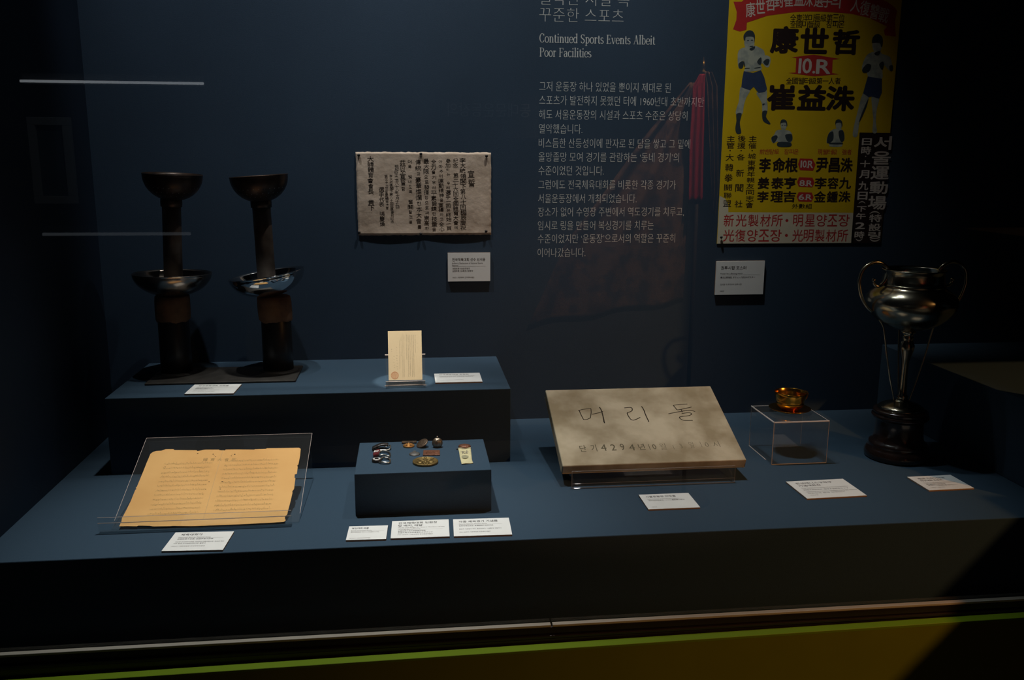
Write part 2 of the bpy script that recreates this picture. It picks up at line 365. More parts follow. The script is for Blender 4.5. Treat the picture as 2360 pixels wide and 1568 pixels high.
C, wd, dp, u, v = flat([(447, 887), (554, 885), (541, 907), (426, 908)], H + .003)
caption(C, wd, dp, u, v, [('전국체육대회 성화봉', .011, .010, .0085, .060, 1), ('Torch Holder of National Sports Festival', .010, .0205, .0045, .062, 0), ('全国体育大会圣火棒', .010, .029, .0048, .033, 1), ('全国体育大会聖火トーチ', .010, .035, .0048, .037, 1), ('제36회 전국체육대회 때 사용되었습니다.', .010, .046, .0045, .050, 0), ('1955년 | ' + MUS, .010, .057, .0045, .044, 0)],
        'white caption label on the riser in front of the torch stand', [(.010, .086, .0245)])
C, wd, dp, u, v = flat([(1002, 862), (1107, 859), (1110, 880), (1002, 882)], H + .003)
caption(C, wd, dp, u, v, [('전국체육대회 초청장', .010, .010, .0085, .064, 1), ('Invitation Letter of National Sports Festival', .010, .0225, .0045, .074, 0), ('全国体育大会邀请函, 全国体育大会招待状', .010, .030, .0048, .072, 1), ('1955년 | ' + MUS, .010, .058, .0045, .050, 0)],
        'white caption label on the riser beside the small upright invitation card', [(.010, .086, .026)])
C, wd, dp, u, v = flat([(401, 1228), (536, 1225), (517, 1268), (376, 1270)])
caption(C, wd, dp, u, v, [('체육대회가', .012, .0085, .0090, .035, 1), ('National Sports Festival Song', .011, .0195, .0050, .052, 0), ('全国体育大会歌, 全国体育大会歌', .011, .0265, .0052, .058, 1), ('제36회 전국체육대회를 기념하여 만들어졌으며, 작곡과 작사', .011, .0375, .0045, .078, 1), ('가와 함께 전국체육대회가로 불렸다.', .010, .0435, .0045, .052, 1), ('1955년 | ' + MUS, .010, .054, .0045, .053, 0)],
        'white caption label on the platform in front of the yellowed song sheet', [(.011, .084, .0235)])
C, wd, dp, u, v = flat([(804, 1214), (893, 1211), (891, 1243), (798, 1245)])
caption(C, wd, dp, u, v, [('복싱대회 버클', .0055, .008, .0075, .028, 1), ('Boxing Competition Buckle', .005, .0175, .0045, .034, 0), ('拳击大会皮带扣, ボクシング大会のバックル', .005, .0245, .0045, .047, 0), ('1950~60년대 | ' + MUS, .005, .048, .0040, .034, 0)],
        'smallest white caption label, leftmost of three lying before the badge plinth', [(.005, .060, .0215)])
C, wd, dp, u, v = flat([(904, 1202), (1034, 1197), (1036, 1237), (900, 1241)])
caption(C, wd, dp, u, v, [('전국체육대회 임원장', .011, .009, .0088, .066, 1), ('및 배지, 메달', .011, .0195, .0088, .041, 1), ('Medal and Badge for Board Members of the', .011, .0285, .0048, .078, 0), ('National Sports Festival', .011, .0345, .0048, .037, 0), ('全国体育大会干部徽章及奖牌', .011, .0425, .0048, .046, 1), ('全国体育大会役員章およびバッジ', .011, .0490, .0048, .058, 1), ('1950~60년대 | ' + MUS, .011, .057, .0045, .058, 0)],
        'white caption label with a two-line title, middle of three before the badge plinth', [(.011, .086, .0385)])
C, wd, dp, u, v = flat([(1045, 1197), (1173, 1194), (1180, 1232), (1045, 1237)])
caption(C, wd, dp, u, v, [('각종 체육경기 기념품', .0095, .010, .0090, .067, 1), ('Sports Games Memorabilia', .0095, .0205, .0048, .048, 0), ('各种体育纪念品, 各種競技大会記念品', .0095, .0285, .0050, .058, 1), ('올림픽 리본달이 배지, 올림픽배지, 기념품 및 메달이다.', .0095, .0415, .0046, .072, 1), ('1950~60년대 | ' + MUS, .0095, .054, .0046, .052, 1)],
        'white caption label with one-line title, rightmost of three before the badge plinth', [(.0095, .083, .0245)])
C, wd, dp, u, v = flat([(1473, 1141), (1587, 1136), (1613, 1170), (1493, 1174)])
caption(C, wd, dp, u, v, [('서울운동장 머릿돌', .010, .011, .0085, .057, 1), ('Cornerstone of the Seoul Stadium', .010, .0225, .0045, .059, 0), ('首尔运动场基石, ソウル運動場の礎石', .0105, .030, .0048, .068, 1), ('1961년', .0085, .060, .0045, .0095, 0)],
        'white caption label on the platform in front of the inscribed stone slab', [(.010, .076, .026)])
C, wd, dp, u, v = flat([(1814, 1110), (1946, 1104), (1994, 1142), (1857, 1150)])
caption(C, wd, dp, u, v, [('한성테니스구락부', .0135, .012, .0095, .074, 1), ('기념대회잔', .0135, .0245, .0095, .045, 1), ('Cup Commemorating a Tennis Competition', .0135, .037, .0050, .094, 0), ('网球大会纪念杯, 庭球大会記念カップ', .0135, .0465, .0054, .090, 1), ('1960년대 한성 테니스구락부의 기념대회에서 부상으로 받은 커피잔으로', .0135, .0565, .0046, .102, 1), ('잔받침과 함께 전해진다.', .0135, .0635, .0046, .075, 1), ('개인소장', .0135, .073, .0046, .016, 0)],
        'largest white caption label, on the platform in front of the clear cube', [(.0135, .106, .0415)])
C, wd, dp, u, v = flat([(2095, 1099), (2196, 1095), (2239, 1125), (2137, 1131)])
caption(C, wd, dp, u, v, [('제5회 아세아선수권', .014, .012, .0085, .056, 1), ('야구대회 트로피', .013, .0225, .0085, .046, 1), ('Trophy for the Asian Baseball Championship', .0125, .035, .0045, .066, 0), ('第五届亚洲棒球锦标赛奖杯', .0125, .0435, .0048, .040, 1), ('第五回アジア野球選手権大会トロフィー', .0125, .050, .0048, .062, 1), ('1963년 | 대한 야구', .0125, .060, .0045, .028, 0)],
        'white caption label on the platform before the trophy, rightmost of all', [(.0125, .08, .0395)])
def wallcap(c4, lines, label, rules):
    P = [wall(x, y) for x, y in c4]; c = sum(P, Vector()) / 4; c.y = -.0045
    return caption(c, ((P[1] - P[0]).length + (P[2] - P[3]).length) / 2, ((P[0] - P[3]).length + (P[1] - P[2]).length) / 2, X, Z, lines, label, rules, th=.0045)
k = .098 / 1712
wallcap([(1032, 582), (1130, 583), (1129, 648), (1032, 648)], [('전국체육대회 선수 선서문', 175 * k, 245 * k, .0083, 1330 * k, 1), ("Athlete's Declaration of National Sports", 165 * k, 400 * k, .0050, 1240 * k, 1), ('Festival', 170 * k, 488 * k, .0050, 240 * k, 1), ('全国体育大会选手誓词', 180 * k, 622 * k, .0048, 700 * k, 1), ('全国体育大会選手の宣誓文', 180 * k, 718 * k, .0048, 835 * k, 1), ('1955년 | ' + MUS, 180 * k, 980 * k, .0043, 880 * k, 1)],
        'pinkish white caption label on the wall below the brush-written declaration', [(170 * k, 1520 * k, 545 * k)])
k = .120 / 1760
wallcap([(1650, 601), (1761, 602), (1757, 678), (1646, 679)], [('권투시합 포스터', 170 * k, 215 * k, .0090, 920 * k, 1), ('Poster for a Boxing Match', 165 * k, 420 * k, .0052, 800 * k, 1), ('拳击比赛海报, ボクシング試合のポスター', 170 * k, 560 * k, .0054, 1260 * k, 1), ('김세철 대 최익수의 권투시합', 175 * k, 810 * k, .0046, 780 * k, 1), ('1955년', 180 * k, 1045 * k, .0046, 150 * k, 1)],
        'grey-white caption label on the wall below the yellow boxing poster', [(170 * k, 1610 * k, 485 * k)])

# ================================================================== DECLARATION
PAPER = mat('aged_grey_paper', (.60, .48, .385), .8, col2=(.42, .32, .24), nscale=20, c2lo=.38, c2hi=.78, bump=.9, bscale=32, spec=.1)
a, bb_ = wall(820, 350), wall(1131, 541); x0, x1, z0, z1 = a.x, bb_.x + .0005, bb_.z, a.z
t = thing('declaration_sheet', ((x0 + x1) / 2, 0, z0), 'creased grey-brown sheet with vertical brush writing pinned to the wall', 'document')
def pz(x, z): 
    s_, r_ = (x - x0) / (x1 - x0), (z - z0) / (z1 - z0)
    return -.0022 - .0016 * (math.sin(s_ * 9 + r_ * 3) * .5 + .5) * math.sin(math.pi * min(1, max(0, r_))) - .0016 * max(0, (.10 - r_) / .10) * abs(math.sin(2 * math.pi * s_)) 
b = B(); nx, nz = 60, 34; g = []
for j in range(nz + 1):
    row = []
    for i in range(nx + 1):
        x = x0 + (x1 - x0) * i / nx; z = z0 + (z1 - z0) * j / nz; e = 0
        if j in (0, nz): z += random.uniform(-.0007, .0007)
        if i in (0, nx): x += random.uniform(-.0006, .0006)
        row.append(b.verts.new((x, pz(x, z), z)))
    g.append(row)
for j in range(nz):
    for i in range(nx): b.faces.new((g[j][i], g[j][i + 1], g[j + 1][i + 1], g[j + 1][i]))
fs = list(b.faces); r = bmesh.ops.extrude_face_region(b, geom=fs); bmesh.ops.translate(b, verts=[v_ for v_ in r['geom'] if isinstance(v_, bmesh.types.BMVert)], vec=(0, .0004, 0))
bmesh.ops.recalc_face_normals(b, faces=b.faces)
obj('sheet', b, PAPER, t, True)
cols = [(1245, 310, 490, '宣誓', 66), (1160, 190, 920, '李大統領閣下第八十回誕辰慶祝', 56), (1085, 195, 915, '紀念 第三十六回全國體育大會에', 52), (1012, 200, 920, '參加하는 우리選手一同은終始一貫', 50), (940, 205, 930, '아마추어運動精神을宣揚하고全心', 52), (868, 205, 935, '全力을기우려平素鍛鍊한技量을', 54), (793, 200, 925, '最大限으로發揮함으로써崇高한', 52), (715, 205, 915, '傳統과豪華燦爛한本大會를', 56), (630, 205, 860, '더욱 빛내도록 奮鬪할것을', 50), (555, 215, 535, '茲以宣誓함', 54), (495, 260, 700, '檀紀四千二百八十八年十月十五日', 36), (442, 360, 845, '李大統領閣下第八十回誕辰慶祝記念', 32), (393, 360, 710, '第三十六回全國體育大會', 30), (345, 485, 880, '選手代表 張慶煥', 52), (233, 175, 720, '大韓體育會會長 貴下', 58)]
p = Print(X, Z, .0); BRUSH = mat('brush_ink', (.018, .015, .014), .6, spec=.1); sc = .0010 / 4.355
rb = random.Random(3)
for cx, ya, yb, s_, wpx in cols:
    n = len(s_); st = (yb - ya) / n
    for i, ch in enumerate(s_):
        if ch == ' ': continue
        han = not ('가' <= ch <= '힣'); kk = 1.0 if han else .68
        c = wall(800 + (cx + rb.uniform(-4, 4) + 8 * i / n * (1 if cx > 600 else 1.4)) / 4.355, 320 + (ya + st * (i + .5)) / 4.355)
        ww = wpx * kk * rb.uniform(.88, 1.08) * sc; hh = min(st * .93, wpx * 1.15) * (1 if han else .72) * rb.uniform(.9, 1.05) * sc
        c.y = 0
        p.char(ch, c, ww, hh, rb.choice((.0, .004, .008)), rb.uniform(-.02, .09))
for v_ in p.bm.verts: v_.co.y += pz(v_.co.x, v_.co.z) - .00012
p.make('brush_writing', BRUSH, t)
PIN = mat('black_pin', (.012, .010, .010), .35, noise=.1)
def pin(px, py, label, y=-.003):
    c = wall(px, py); b = B()
    M = Matrix.Translation((c.x, 0, c.z)) @ Matrix.Rotation(math.pi / 2, 4, 'X')
    lathe(b, [(0, .0005), (.0006, .0005), (.0006, .003), (.0030, .0034), (.0033, .0042), (.0030, .0055), (.0018, .0064), (0, .0066)], M, 20)
    o = obj('push_pin', b, PIN, None, True); tag(o, label, 'pin', 'push pins')
for px, py, l in ((827, 358, 'top left corner of the declaration'), (970, 355, 'middle of the declaration top edge'), (1121, 360, 'top right corner of the declaration'), (828, 536, 'bottom left corner of the declaration'), (970, 539, 'middle of the declaration bottom edge'), (1120, 533, 'bottom right corner of the declaration')):
    pin(px, py, 'small black push pin at the ' + l)
pin(1661, 547, 'dark push pin at the bottom left corner of the boxing poster')

# ================================================================== POSTER
YEL = mat('poster_yellow', (.68, .47, .010), .45, noise=.08, nscale=9, spec=.3)
CREAM = mat('poster_cream', (.66, .60, .46), .5, noise=.08, nscale=12, spec=.3)
PRED = mat('poster_red', (.46, .030, .030), .5, noise=.1, nscale=30, spec=.3)
PBLK = mat('poster_black', (.022, .012, .012), .5, spec=.3)
PNAVY = mat('poster_navy', (.035, .060, .13), .5, noise=.15, nscale=60, spec=.3)
PSKIN = mat('poster_pale_blue_grey', (.42, .45, .38), .5, col2=(.30, .34, .31), nscale=60, spec=.3)
PHAIR = mat('poster_dark_slate', (.035, .050, .060), .5, noise=.2, nscale=60, spec=.3)
PWHT = mat('poster_white', (.64, .58, .52), .5, spec=.3)
pt = thing('boxing_poster', wall(1840, 562), 'tall yellow boxing match poster with black and red characters hung on the wall', 'poster')
PT = wall(1690, -230).z
def Q4(x, y): return wall(1620 + x / 4.72, y / 4.72)
def Q5(x, y): return wall(1620 + x / 3.734, 280 + y / 3.734)
tl = Vector((wall(1680, 0).x, 0, PT)); bl = wall(1652, 562); br = wall(2028, 562); tr = Vector((wall(2078, 0).x, 0, PT)); br.z = bl.z
xa, xb = (tl.x + bl.x) / 2, (tr.x + br.x) / 2
b = B(); box(b, xa, xb, -.0016, -.0008, bl.z, PT); obj('sheet', b, YEL, pt)
def PP(): return Print(X, Z, .00008)
def polyq(p, q, pts): p.poly([Vector((v_.x, -.0016, v_.z)) for v_ in (q(*c) for c in pts)])
def chq(p, q, ch, xa_, xb_, ya, yb, off=.0, rot=0):
    A, D = q(xa_, ya), q(xb_, yb); c = (A + D) / 2; c.y = -.0016
    p.char(ch, c, abs(D.x - A.x), abs(A.z - D.z), off, rot)
def strq(p, q, s_, xa_, xb_, ya, yb, off=0.0):
    n = len(s_); st = (xb_ - xa_) / n
    for i, ch in enumerate(s_):
        if ch != ' ': chq(p, q, ch, xa_ + st * (i + .05), xa_ + st * (i + .95), ya, yb, off)
# cream foot of the sheet
p = PP(); polyq(p, Q5, [(142, 640), (190, 665), (216, 715), (216, 782), (1290, 786), (1290, 1058), (120, 1060)])
for v_ in p.bm.verts: v_.co.x = max(v_.co.x, xa + .0003); v_.co.z = max(v_.co.z, bl.z + .0003)
p.make('cream_foot', CREAM, pt)
# red title ribbon
p = PP(); polyq(p, Q4, [(330, 20), (365, 130), (360, 220), (325, 320), (400, 345), (470, 325), (476, 248), (700, 172), (1000, 133), (1150, 126), (1300, 128), (1600, 150), (1800, 195), (2000, 290), (1965, 330), (1975, 385), (2095, 400), (2090, 340), (2085, 230), (2110, 120), (2080, 80), (2000, 20), (1800, -60), (1600, -105), (1300, -130), (1150, -132), (1000, -125), (700, -80), (440, 0), (420, 20)])
p.make('title_ribbon', PRED, pt)
p = Print(X, Z, .00018)
for ch, cx, yb, rt in zip('康世哲對崔益洙選手의一人復讐戰', (515, 622, 735, 825, 930, 1045, 1145, 1258, 1352, 1445, 1545, 1660, 1760, 1865, 1965), (188, 152, 122, 86, 80, 66, 74, 82, 86, 92, 60, 135, 172, 212, 250), (.12, .1, .08, .06, .04, .02, 0, 0, -.02, -.04, -.06, -.09, -.12, -.15, -.18)):
    chq(p, Q4, ch, cx - 48, cx + 46, yb - 165, yb, .01, rt)
p.make('ribbon_lettering', PWHT, pt)
# black lettering
p = PP()
strq(p, Q4, '全東洋미들級第三位', 945, 1540, 155, 238, .006); strq(p, Q4, '全國미들級 참피온', 945, 1535, 228, 305, .006)
for ch, x_, X_, y_, Y_ in (('康', 740, 1028, 280, 588), ('世', 1066, 1352, 296, 592), ('哲', 1416, 1692, 318, 602), ('崔', 704, 996, 914, 1208), ('益', 1034, 1330, 920, 1206), ('洙', 1344, 1638, 930, 1212)):
    chq(p, Q4, ch, x_, X_, y_, Y_, .040)
strq(p, Q4, '全國웰터級第一人者', 900, 1495, 845, 918, .008)
def vcol(s_, xs, spans, wd_):
    n = len(s_)
    for i, (ch, (ya, yb)) in enumerate(zip(s_, spans)):
        xc = xs[0] + (xs[1] - xs[0]) * ((ya + yb) / 2 - 145) / 570; h_ = wd_ if ch != '·' else 6
        chq(p, Q5, ch, xc - h_, xc + h_, ya, yb, .008)
vcol('主管·大韓拳鬪聯盟', (238, 206), [(122, 175), (180, 235), (246, 256), (280, 340), (364, 430), (450, 520), (540, 596), (612, 662), (678, 735)], 33)
vcol('後援·各新聞社', (332, 304), [(120, 175), (180, 235), (246, 256), (280, 335), (414, 476), (540, 606), (680, 740)], 33)
vcol('主催·城東靑年親友同志會', (427, 398), [(122, 175), (180, 235), (246, 256), (276, 322), (334, 382), (386, 430), (434, 476), (484, 526), (534, 580), (588, 632), (640, 690), (696, 746)], 33)
for row, y_, Y_, o1 in (('李命根尹昌洙', 312, 440, .034), ('姜泰亨李容九', 480, 582, .028), ('李理吉金鍾洙', 600, 696, .028)):
    dx = {312: 0, 480: -12, 600: -18}[y_]
    for ch, x_, X_ in zip(row, (485, 600, 708, 975, 1085, 1185), (578, 702, 812, 1070, 1172, 1282)): chq(p, Q5, ch, x_ + dx, X_ + dx, y_, Y_, o1)
strq(p, Q5, '外數組', 762, 938, 710, 750, .008)
p.make('black_lettering', PBLK, pt)
# red lettering
p = PP()
strq(p, Q5, '前밴탐級 참피온', 485, 822, 238, 282, .004); strq(p, Q5, '現웰터級 強者', 985, 1278, 240, 286, .004)
for ch, x_, X_ in zip('新光製材所·明星양조장', (180, 284, 390, 494, 590, 708, 778, 880, 978, 1074, 1166), (262, 372, 474, 578, 682, 734, 856, 960, 1060, 1152, 1256)):
    chq(p, Q5, ch, x_, X_, 800 if ch != '·' else 840, 905 if ch != '·' else 866, .012)
for ch, x_, X_ in zip('光復양조장·光明製材所', (174, 278, 380, 480, 578, 704, 770, 868, 966, 1060, 1156), (266, 362, 466, 566, 672, 730, 856, 946, 1042, 1142, 1242)):
    chq(p, Q5, ch, x_, X_, 930 if ch != '·' else 968, 1035 if ch != '·' else 994, .012)
p.make('red_lettering', PRED, pt)
# round-count lozenges
for q, pts, txt in ((Q4, [(960, 625), (1200, 595), (1490, 642), (1408, 652), (1402, 795), (1478, 808), (1210, 832), (928, 795), (1004, 790), (1012, 634)], [('1', 1034, 1070, 636, 800), ('0', 1084, 1176, 634, 802), ('.', 1186, 1216, 772, 802), ('R', 1234, 1382, 646, 806)]),
                    (Q5, [(832, 318), (940, 322), (966, 372), (945, 425), (832, 420), (816, 368)], [('1', 836, 852, 336, 398), ('0', 858, 888, 336, 398), ('.', 889, 896, 388, 400), ('R', 902, 944, 338, 402)]),
                    (Q5, [(825, 480), (940, 484), (958, 526), (938, 568), (822, 562), (808, 522)], [('8', 830, 872, 505, 556), ('.', 876, 884, 546, 556), ('R', 890, 938, 507, 558)]),
                    (Q5, [(822, 608), (934, 612), (950, 652), (932, 692), (820, 688), (804, 648)], [('6', 822, 868, 626, 676), ('.', 872, 880, 668, 676), ('R', 884, 934, 628, 678)])):
    p = PP(); polyq(p, q, pts); lz = p.make('round_count_patch', PRED, pt)
    p = Print(X, Z, .00018)
    for ch, x_, X_, y_, Y_ in txt: chq(p, q, ch, x_, X_, y_, Y_, .02)
    p.make('round_count', PWHT, lz)
# date panel
p = PP(); polyq(p, Q5, [(1345, 96), (1640, 100), (1534, 1046), (1272, 1046)])
for v_ in p.bm.verts: v_.co.x = min(v_.co.x, xb - .0003)
dpn = p.make('date_panel', PBLK, pt)
p = Print(X, Z, .00018)
for ch, ya, yb in zip('日時·十月九日(下午2時)', (145, 215, 296, 335, 420, 515, 605, 690, 730, 788, 868, 945, 1012), (205, 285, 306, 395, 490, 592, 675, 704, 778, 842, 926, 1006, 1026)):
    xc = 1408 - 66 * ((ya + yb) / 2 - 170) / 830
    if ch in '()': chq(p, Q5, '(', xc - 9, xc + 9, (ya + yb) / 2 - 30, (ya + yb) / 2 + 30, .0, -math.pi / 2 if ch == '(' else math.pi / 2)
    else: chq(p, Q5, ch, xc - (40 if ch != '·' else 5), xc + (40 if ch != '·' else 5), ya, yb, .024)
for ch, x_, X_, ya, yb in (('서', 1474, 1616, 125, 246), ('울', 1456, 1608, 256, 372), ('運', 1446, 1594, 384, 500), ('動', 1436, 1584, 516, 624), ('場', 1422, 1570, 640, 760), ('特', 1430, 1532, 800, 866), ('設', 1426, 1526, 878, 944), ('링', 1420, 1522, 950, 1010)):
    chq(p, Q5, ch, x_, X_, ya, yb, .022)
for yc, s_ in ((784, '('), (1022, ')')):
    chq(p, Q5, '(', 1476 - 9, 1476 + 9, yc - 46, yc + 46, 0, -math.pi / 2 if s_ == '(' else math.pi / 2)
p.make('date_lettering', PWHT, dpn)
# printed boxers
def Q6(x, y): return wall(1660 + x / 5.6, 50 + y / 5.6)
def Q7(x, y): return wall(1900 + x / 5.6, 60 + y / 5.6)
def ell(cx, cy, rx, ry, n=20): return [(cx + rx * math.cos(2 * math.pi * i / n), cy + ry * math.sin(2 * math.pi * i / n)) for i in range(n)]
def boxer(q, skin, dark, navy):
    p = PP()
    for s_ in skin: polyq(p, q, [(v_.x, v_.y) for v_ in smooth_path([(x_, y_, 0) for x_, y_ in s_], 3, True)])
    o = p.make('printed_boxer', PSKIN, pt)
    for nm, m_, L_ in (('hair_and_shade', PHAIR, dark), ('trunks', PNAVY, navy)):
        if L_:
            p = Print(X, Z, .00018)
            for s_ in L_: polyq(p, q, [(v_.x, v_.y) for v_ in smooth_path([(x_, y_, 0) for x_, y_ in s_], 3 if nm != 'trunks' else 1, True)])
            p.make(nm, m_, o)
boxer(Q6, [ell(372, 270, 66, 100), [(330, 330), (232, 378), (222, 520), (235, 600), (275, 605), (297, 560), (292, 500), (320, 580), (315, 645), (522, 625), (520, 560), (540, 540), (590, 590), (630, 575), (645, 470), (592, 435), (575, 440), (560, 380), (520, 345), (440, 310), (425, 350), (380, 372)],
           [(268, 840), (380, 880), (330, 985), (300, 1085), (280, 1195), (200, 1200), (206, 1120), (236, 1030), (246, 920)], [(465, 915), (592, 885), (596, 1000), (606, 1070), (600, 1165), (540, 1165), (534, 1060), (500, 990)]],
      [[(300, 238), (297, 180), (330, 132), (370, 112), (415, 125), (443, 175), (441, 240), (432, 270), (424, 200), (330, 198), (318, 240)], ell(355, 246, 14, 6, 8), ell(405, 240, 16, 7, 8), [(378, 318), (418, 312), (416, 324), (380, 328)], [(372, 352), (440, 318), (438, 352), (400, 374)],
       [(232, 545), (275, 512), (297, 520), (295, 570), (272, 606), (238, 596)], [(296, 500), (318, 560), (306, 580)], [(520, 460), (470, 520), (508, 560), (530, 520)], [(550, 520), (600, 480), (632, 500), (612, 560), (580, 560)], [(316, 600), (372, 596), (372, 604), (316, 608)], [(440, 596), (508, 588), (510, 596), (440, 604)],
       [(205, 1192), (272, 1186), (250, 1290), (255, 1360), (268, 1430), (240, 1450), (205, 1440), (190, 1380), (205, 1280)], [(540, 1160), (602, 1155), (586, 1230), (642, 1310), (625, 1325), (570, 1300), (540, 1260)], [(540, 1062), (568, 1056), (566, 1072), (545, 1080)]],
      [[(300, 640), (420, 662), (522, 628), (565, 720), (600, 870), (575, 905), (490, 920), (425, 840), (380, 885), (330, 870), (268, 845), (280, 740)]])
boxer(Q7, [ell(675, 250, 62, 100), [(640, 330), (540, 380), (480, 520), (490, 600), (530, 590), (560, 520), (556, 655), (735, 685), (742, 560), (760, 500), (830, 575), (880, 560), (870, 500), (840, 400), (740, 360), (716, 330)],
           [(492, 870), (570, 910), (520, 1060), (450, 1230), (420, 1420), (362, 1420), (375, 1300), (420, 1120)], [(606, 905), (702, 930), (670, 1080), (660, 1240), (672, 1372), (616, 1372), (625, 1220), (614, 1080)]],
      [[(608, 215), (615, 160), (645, 118), (690, 104), (738, 140), (750, 200), (742, 262), (726, 270), (706, 220), (620, 222)], [(640, 350), (716, 320), (700, 376), (660, 380)], [(484, 560), (545, 490), (600, 510), (570, 590), (500, 606)], [(700, 500), (745, 460), (765, 500), (740, 570)], [(832, 520), (876, 508), (880, 570), (846, 584)], [(560, 940), (480, 1120), (440, 1240), (470, 1200), (540, 1040)]],
      [[(554, 652), (737, 682), (737, 860), (702, 938), (604, 910), (570, 920), (494, 870)]])
boxer(Q5, [ell(692, 36, 26, 40), [(632, 78), (690, 72), (752, 88), (770, 150), (752, 186), (750, 216), (645, 216), (645, 172), (602, 188), (584, 150), (612, 112)]],
      [[(662, 30), (668, -6), (692, -18), (718, -2), (724, 34), (716, 40), (710, 10), (672, 12)], ell(680, 34, 6, 3, 8), ell(704, 34, 6, 3, 8), [(586, 140), (626, 118), (640, 140), (606, 186)], [(704, 118), (760, 110), (766, 160), (730, 176)], [(646, 178), (750, 182), (750, 216), (645, 216)]], None)
boxer(Q5, [ell(1166, 36, 26, 40), [(1082, 98), (1134, 64), (1202, 76), (1216, 150), (1196, 182), (1190, 216), (1090, 216), (1086, 190), (1060, 180)]],
      [[(1136, 34), (1140, -6), (1166, -18), (1192, -2), (1198, 34), (1190, 46), (1184, 12), (1146, 14)], [(1076, 110), (1116, 86), (1120, 150), (1096, 180), (1064, 182)], [(1166, 84), (1204, 80), (1214, 150), (1190, 180), (1170, 140)], [(1092, 184), (1192, 184), (1192, 196), (1092, 196)]], None)

# ================================================================== TORCH STAND
IRON = mat('dark_iron_plate', (.055, .050, .045), .55, metal=.6, noise=.35, nscale=30, bump=.4, bscale=80)
BLACKTUBE = mat('black_tube', (.010, .009, .008), .38, noise=.3, nscale=20, bump=.1, bscale=60)
WRAP = mat('brown_paper_wrap', (.20, .105, .050), .75, col2=(.115, .060, .030), nscale=35, c2lo=.4, c2hi=.65, bump=.6, bscale=60)
STEM = mat('worn_copper_pipe', (.150, .115, .092), .5, metal=.3, col2=(.085, .060, .046), nscale=28, c2lo=.42, c2hi=.62, bump=.15, bscale=90)
BURN = mat('sooty_copper_bowl', (.060, .035, .024), .35, metal=.7, col2=(.025, .018, .014), nscale=22, c2lo=.42, c2hi=.6, bump=.15, bscale=60)
CHROME = mat('polished_steel', (.62, .63, .64), .07, metal=1.0, noise=.08, nscale=9)
DULL = mat('dulled_steel', (.34, .29, .25), .22, metal=1.0, noise=.25, nscale=14)
ts = thing('torch_stand', (-.3925, -.140, H), 'twin torches with steel drip bowls and perforated cups on one black base plate', 'torches')
b = B(); box(b, -.5445, -.2415, -.208, -.072, H, H + .0045, .0018)
for x in (-.503, -.2895): lathe(b, [(.041, H + .0044), (.038, H + .0062), (.034, H + .0078), (.0325, H + .0080)], Matrix.Translation((x, -.112, 0)), 40)
obj('base_plate', b, IRON, ts)
